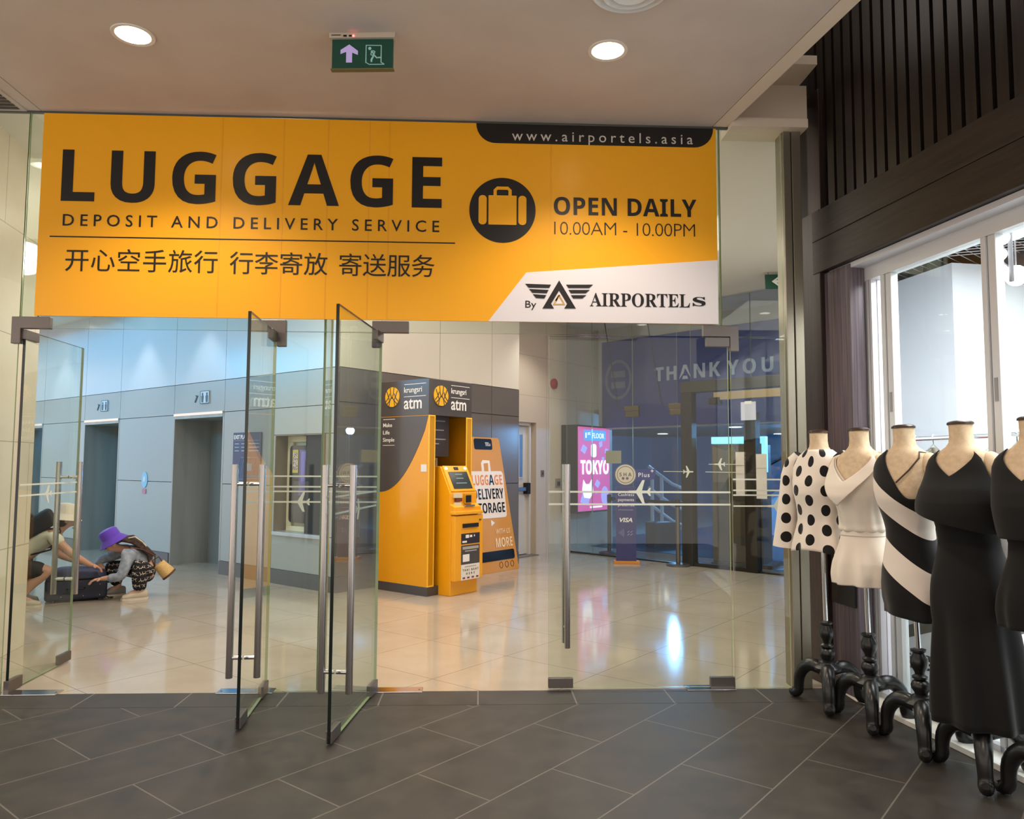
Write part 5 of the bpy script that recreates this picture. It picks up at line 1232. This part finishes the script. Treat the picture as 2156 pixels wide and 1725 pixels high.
def head_joints(J, E, neck, c, fwd, up, pre='h'):
    c = Vector(c); fwd = Vector(fwd).normalized(); up = Vector(up).normalized()
    J[pre+'0'] = (*(c-up*.055+fwd*.02), .058); J[pre+'1'] = (*c, .088); J[pre+'2'] = (*(c+up*.06-fwd*.01), .078); J[pre+'n'] = (*(c+fwd*.10-up*.012), .012)
    E += [(neck, pre+'0'), (pre+'0', pre+'1'), (pre+'1', pre+'2'), (pre+'1', pre+'n')]

# person in the purple hat, crouching, facing left
P0 = onz(275, 1258); r = thing('person', 'crouching person in a purple bucket hat, grey denim shirt and black and white patterned trousers', 'person', P0, math.radians(23.85))
J = {'pel': (.17, 0, .27, .115), 'sp': (.12, 0, .38, .11), 'ch': (.01, 0, .47, .115), 'nk': (-.085, 0, .535, .048),
     'sl': (-.02, -.15, .495, .05), 'el': (-.10, -.21, .25, .038), 'wl': (-.26, -.14, .235, .026), 'sr': (-.02, .15, .495, .05), 'er': (-.34, .12, .385, .036), 'wr': (-.28, .07, .32, .026),
     'hl': (.17, -.12, .24, .085), 'kl': (.06, -.20, .40, .062), 'al': (.085, -.18, .09, .040), 'tl': (-.04, -.19, .045, .032), 'hr': (.17, .12, .24, .085), 'kr': (-.235, .17, .35, .06), 'ar': (-.11, .16, .10, .04), 'tr': (-.23, .17, .05, .032)}
E = [('pel','sp'),('sp','ch'),('ch','nk'),('ch','sl'),('sl','el'),('el','wl'),('ch','sr'),('sr','er'),('er','wr'),('pel','hl'),('hl','kl'),('kl','al'),('al','tl'),('pel','hr'),('hr','kr'),('kr','ar'),('ar','tr')]
hf, hu = (-.80, 0, -.60), (-.55, 0, .83)
head_joints(J, E, 'nk', (-.185, 0, .575), hf, hu)
hand(J, E, 'wl', 'fl', (-1, .1, -.12), (0, 1, 0)); hand(J, E, 'wr', 'fr', (.25, 0, -1), (0, 1, 0))
skin('body', J, E, 'pel', skinm, r); face(r, (-.185, 0, .575), hf, hu, skinm)
den = mat('grey_denim', (148, 158, 172), .8); noise_color(den, (132, 142, 158), (164, 172, 184), 20, 4)
J2 = {'lo': (.165, 0, .30, .135), 'sp': (.135, 0, .36, .132), 'ch': (.01, 0, .475, .13), 'nk': (-.05, 0, .525, .075), 'sl': (-.02, -.155, .495, .068), 'ml': (-.06, -.20, .37, .062), 'el': (-.10, -.215, .25, .056), 'wl': (-.225, -.155, .235, .046), 'sr': (-.02, .155, .495, .066), 'er': (-.33, .12, .385, .052), 'wr': (-.31, .09, .34, .045)}
skin('shirt', J2, [('lo','sp'),('sp','ch'),('ch','nk'),('ch','sl'),('sl','ml'),('ml','el'),('el','wl'),('ch','sr'),('sr','er'),('er','wr')], 'ch', den, r)
pat = mat('patterned_trousers', (30, 28, 30), .85)
tc = N(pat, 'ShaderNodeTexCoord'); vo = N(pat, 'ShaderNodeTexVoronoi'); vo.inputs['Scale'].default_value = 26; vo.feature = 'DISTANCE_TO_EDGE'
wv = N(pat, 'ShaderNodeTexWave'); wv.inputs['Scale'].default_value = 5; wv.bands_direction = 'Z'; wv.inputs['Distortion'].default_value = 2.5
L(pat, tc.outputs['Object'], vo.inputs['Vector']); L(pat, tc.outputs['Object'], wv.inputs['Vector'])
f1 = fmath(pat, 'LESS_THAN', vo.outputs['Distance'], .05); f2 = fmath(pat, 'GREATER_THAN', wv.outputs['Fac'], .45)
L(pat, mixcol(pat, fmath(pat, 'MULTIPLY', f1, f2), lin((24, 22, 26)), lin((214, 204, 192))), bsdf(pat).inputs['Base Color'])
J3 = {'pel': (.185, 0, .25, .15), 'w': (.135, 0, .36, .12), 'hl': (.175, -.12, .225, .105), 'kl': (.055, -.205, .39, .085), 'ml': (.075, -.195, .25, .085), 'al': (.085, -.18, .085, .068), 'hr': (.17, .12, .23, .10), 'kr': (-.235, .17, .34, .08), 'mr': (-.17, .165, .23, .08), 'ar': (-.12, .16, .10, .066)}
skin('trousers', J3, [('pel','w'),('pel','hl'),('hl','kl'),('kl','ml'),('ml','al'),('pel','hr'),('hr','kr'),('kr','mr'),('mr','ar')], 'pel', pat, r)
pur = mat('purple_felt', (98, 62, 190), .9, sheen=.3); bucket_hat(r, (-.20, 0, .625), (-.50, 0, .87), pur)
hair = mat('dark_brown_hair', (62, 40, 30), .55); noise_color(hair, (40, 25, 19), (84, 56, 40), 30, 3, (1, 1, 1))
mb = MB(); random.seed(7)
for k in range(26):
    y = -.09+.18*k/25; a = random.uniform(-.02, .02); e = random.uniform(-.03, .05)
    mb.tube([(-.15+a, y*.9, .60), (-.10, y*1.05, .645-.25*abs(y)), (.0, y*1.15-.02, .635+a-.3*abs(y)), (.09, y*1.1-.03, .57+a-.3*abs(y)), (.165+e*.5, y*1.05-.04, .47+a), (.185+e, y-.05, .40+e)], [.018, .022, .022, .02, .014, .004], 7)
mb.build('hair', hair, r)
mb = MB(); mb.tube([(-.04, -.10, .64), (.02, -.13, .655), (.09, -.13, .60), (.13, -.12, .55)], .012, 8, flat=.6); mb.build('scrunchie', mat('cream_band', (224, 208, 184), .7), r)
def shoe(parent, name, x, y, m, ang=0, sole=None):
    M = Matrix.Translation((x, y, 0)) @ Matrix.Rotation(ang, 4, 'Z')
    rings = []
    for px_, w, h, z0 in ((-.135, .012, .02, .012), (-.125, .032, .045, .008), (-.08, .046, .062, .006), (-.02, .044, .082, .005), (.04, .038, .10, .005), (.09, .036, .10, .006), (.115, .024, .085, .010), (.122, .008, .05, .02)):
        rings.append([M @ Vector((px_, w*math.cos(t), z0 + h*.5 + h*.5*math.sin(t)*(1 if math.sin(t) > 0 else .95))) for t in [2*PI*i/20 for i in range(20)]])
    mb = MB(); mb.loft(rings); o = mb.build(name, m, parent)
    mb = MB(); rings = []
    for px_, w in ((-.14, .012), (-.125, .04), (-.07, .052), (.0, .048), (.08, .042), (.12, .03), (.127, .008)):
        rings.append([M @ Vector(q) for q in ((px_, -w, 0), (px_, w, 0), (px_, w, .022), (px_, -w, .022))])
    mb.loft(rings, sm=False); mb.build('sole', sole or m, o); return o
shm = mat('cream_clog', (196, 184, 164), .6); solem = mat('pale_sole', (214, 204, 188), .6)
shoe(r, 'clog', .045, -.185, shm, .1, solem); shoe(r, 'clog', -.17, .165, mat('grey_clog', (150, 144, 134), .6), .05, solem)
# straw bag worn on the back
bp_ = onz(275, 1258)
bg = thing('straw_bag', 'small pale straw bucket bag with a brown rim behind the crouching person in purple hat', 'bag', P0, math.radians(23.85))
Mb = Matrix.Translation((.30, -.10, .31)) @ Matrix.Rotation(math.radians(-42), 4, 'Y') 
straw = mat('straw', (214, 178, 116), .8); noise_color(straw, (196, 160, 98), (224, 190, 130), 60, 2, (1, 1, 3))
mb = MB(); mb.lathe([(.0, -.105), (.075, -.105), (.078, -.09), (.062, .06), (.0, .06)], n=28); mb.xf(Mb @ Matrix.Rotation(PI, 4, 'Y') @ Matrix.Rotation(PI, 4, 'Y')); mb.build('basket', straw, bg)
mb = MB(); mb.lathe([(.079, -.108), (.081, -.106), (.081, -.088), (.078, -.086)], n=28); mb.xf(Mb); mb.build('rim', mat('brown_leather', (92, 58, 38), .5), bg)
mb = MB(); mb.tube([Mb @ Vector((-.05, 0, .06)), Vector((.22, -.12, .44)), Vector((.10, -.17, .52)), Vector((-.02, -.17, .55))], .007, 8); mb.tube([Mb @ Vector((.04, 0, .06)), Mb @ Vector((.05, -.02, .12)), Mb @ Vector((-.02, 0, .13)), Mb @ Vector((-.05, 0, .06))], .006, 8); mb.build('strap', mat('brown_leather'), bg)

# person in the white hat, squatting, facing right
Q0 = onz(89, 1272); rq = math.atan2(-Q0.x, Q0.y); r = thing('person', 'squatting person in a pale bucket hat, cream T-shirt and dark shorts leaning over the suitcase', 'person', Q0, rq)
J = {'pel': (-.30, .02, .42, .125), 'sp': (-.17, .02, .56, .125), 'ch': (.02, .01, .67, .125), 'nk': (.125, 0, .755, .05),
     'sl': (.06, -.17, .70, .055), 'el': (.225, -.21, .52, .040), 'wl': (.405, -.12, .385, .028), 'sr': (.06, .17, .68, .055), 'er': (.12, .20, .47, .04), 'wr': (.34, .10, .385, .028),
     'hl': (-.29, -.12, .38, .10), 'kl': (.06, -.17, .36, .068), 'ml': (-.10, -.16, .24, .058), 'al': (-.19, -.16, .10, .04), 'tl': (-.07, -.17, .04, .032), 'hr': (-.29, .13, .38, .10), 'kr': (.03, .20, .30, .068), 'mr': (-.12, .18, .2, .058), 'ar': (-.22, .17, .10, .04), 'tr': (-.10, .18, .04, .032)}
E = [('pel','sp'),('sp','ch'),('ch','nk'),('ch','sl'),('sl','el'),('el','wl'),('ch','sr'),('sr','er'),('er','wr'),('pel','hl'),('hl','kl'),('kl','ml'),('ml','al'),('al','tl'),('pel','hr'),('hr','kr'),('kr','mr'),('mr','ar'),('ar','tr')]
hf, hu = (.88, 0, -.48), (.42, 0, .90)
head_joints(J, E, 'nk', (.185, 0, .845), hf, hu)
hand(J, E, 'wl', 'fl', (.9, .2, -.35), (0, 1, 0)); hand(J, E, 'wr', 'fr', (1, 0, -.3), (0, 1, 0))
skin('body', J, E, 'pel', skinm2, r); face(r, (.185, 0, .845), hf, hu, skinm2)
tee = mat('cream_tshirt', (212, 208, 188), .85)
J2 = {'lo': (-.27, .02, .48, .15), 'sp': (-.14, .02, .58, .15), 'ch': (.02, .01, .675, .145), 'nk': (.085, 0, .735, .085), 'sl': (.06, -.165, .70, .08), 'el': (.15, -.205, .60, .075), 'sr': (.06, .165, .68, .08), 'er': (.09, .195, .57, .07)}
skin('tshirt', J2, [('lo','sp'),('sp','ch'),('ch','nk'),('ch','sl'),('sl','el'),('ch','sr'),('sr','er')], 'ch', tee, r)
J3 = {'pel': (-.31, .02, .42, .15), 'hl': (-.25, -.13, .38, .115), 'kl': (.03, -.17, .355, .085), 'hr': (-.25, .14, .37, .11), 'kr': (-.0, .20, .31, .082)}
skin('shorts', J3, [('pel','hl'),('hl','kl'),('pel','hr'),('hr','kr')], 'pel', mat('dark_shorts', (44, 42, 40), .85), r)
bucket_hat(r, (.172, 0, .893), (.12, 0, 1), mat('pale_hat', (226, 214, 196), .85), .1, .155, .12)
shoe(r, 'shoe', -.14, -.165, mat('beige_shoe', (190, 178, 158), .6), PI, solem); shoe(r, 'shoe', -.17, .175, mat('beige_shoe'), PI, solem)
mb = MB(); mb.tube([(.10, -.05, .80), (.12, .05, .80), (.13, .09, .80)], [.03, .035, .02], 10); mb.ball((.135, 0, .835), (.07, .085, .07)); mb.build('hair', mat('black_hair', (26, 22, 20), .5), r)
bk = thing('backpack', 'dark backpack on the back of the person in the pale hat', 'bag', Q0, rq)
bkm = mat('backpack_black', (30, 32, 34), .7)
Mk = Matrix.Translation((-.10, .0, .80)) @ Matrix.Rotation(math.radians(58), 4, 'Y')
mb = MB(); mb.box(-.09, .09, -.15, .15, -.20, .20); mb.xf(Mk); mb.build('sack', bkm, bk, .05, bseg=4)
mb = MB(); mb.box(-.13, -.08, -.11, .11, -.16, .04); mb.xf(Mk); mb.build('front_pocket', bkm, bk, .02)
for s in (-1, 1):
    mb = MB(); mb.tube([(-.0, s*.10, .87), (.09, s*.12, .845), (.13, s*.12, .74), (.05, s*.15, .56), (-.12, s*.17, .52)], .014, 8, flat=.5); mb.build('strap', bkm, bk)
# suitcase
C0 = onz(144, 1268); sc_ = thing('suitcase', 'dark navy soft suitcase lying on the floor between the two crouching people', 'suitcase', C0 + Vector((0, .18, 0)), rq*.93)
nv = mat('navy_nylon', (36, 40, 58), .6); nvt = mat('navy_lid', (58, 62, 92), .55)
mb = MB(); mb.box(-.30, .27, -.2, .2, .02, .24); mb.build('body', nv, sc_, .03, bseg=4)
mb = MB()
rings = []
for z, s in ((.235, 1.0), (.275, .98), (.31, .90), (.335, .6), (.338, .1)):
    rings.append([(-.015+.28*s*math.copysign(abs(math.cos(t))**.5, math.cos(t)) , .2*s*math.copysign(abs(math.sin(t))**.5, math.sin(t)), z-.00) for t in [2*PI*i/36 for i in range(36)]])
mb.loft(rings); mb.build('lid', nvt, sc_)
mb = MB(); mb.tube([(-.29, -.205, .24), (.255, -.205, .24), (.272, -.18, .24), (.272, .18, .24)], .007, 8); mb.build('zip', black_paint, sc_)
mb = MB(); mb.tube([(-.1, -.2, .14), (-.09, -.23, .14), (.05, -.23, .14), (.06, -.2, .14)], .01, 8); mb.build('carry_handle', black_paint, sc_)
mb = MB(); mb.tube([(.27, -.08, .17), (.295, -.07, .17), (.295, .07, .17), (.27, .08, .17)], .01, 8); mb.build('carry_handle', black_paint, sc_)
for x, y in ((-.22, -.17), (.21, -.17), (-.22, .17), (.21, .17)):
    mb = MB(); mb.lathe([(.018, 0), (.02, .01), (.012, .03)], (x, y, 0), 12); mb.build('foot', black_paint, sc_)
mb = MB()
for x, z in ((.1, .17), (.2, .17), (.2, .06), (.05, .06), (-.15, .06)): mb.ball((x, -.2, z), .006, 8, 6)
mb.build('stud', chrome, sc_)
mb = MB(); mb.tube([(.24, -.05, .03), (.29, -.08, .008), (.33, -.06, .006), (.31, -.12, .006)], .006, 8); mb.build('strap', black_paint, sc_)

# parts that look different from the rest of their thing
PL = {'blouse': 'white blouse with black dots', 'sleeve': 'white sleeve with black dots', 'bodice': 'ivory bodice', 'wrap_collar': 'wide ivory wrap collar', 'dress': 'diagonally banded black and ivory dress', 'popover_top': 'loose black top layer',
      'skirt': 'long flared black skirt', 'strap': None, 'neck_cap': 'dark brown neck cap', 'pole': 'chrome pole', 'column': 'turned black wooden column', 'bucket_hat': None, 'door_handle': 'brushed steel pull bar', 'web_tab': 'black tab with the web address',
      'white_panel': 'white corner panel with the company logo', 'icon_disc': 'black disc with a suitcase icon', 'grey_sweep': 'dark grey curved sweep', 'push_bar': 'steel push bar', 'trousers': 'black and white patterned trousers', 'tshirt': 'cream T-shirt'}
for o in SC.objects:
    k = o.name.split('.')[0]
    if o.parent is not None and PL.get(k): o['label'] = PL[k]
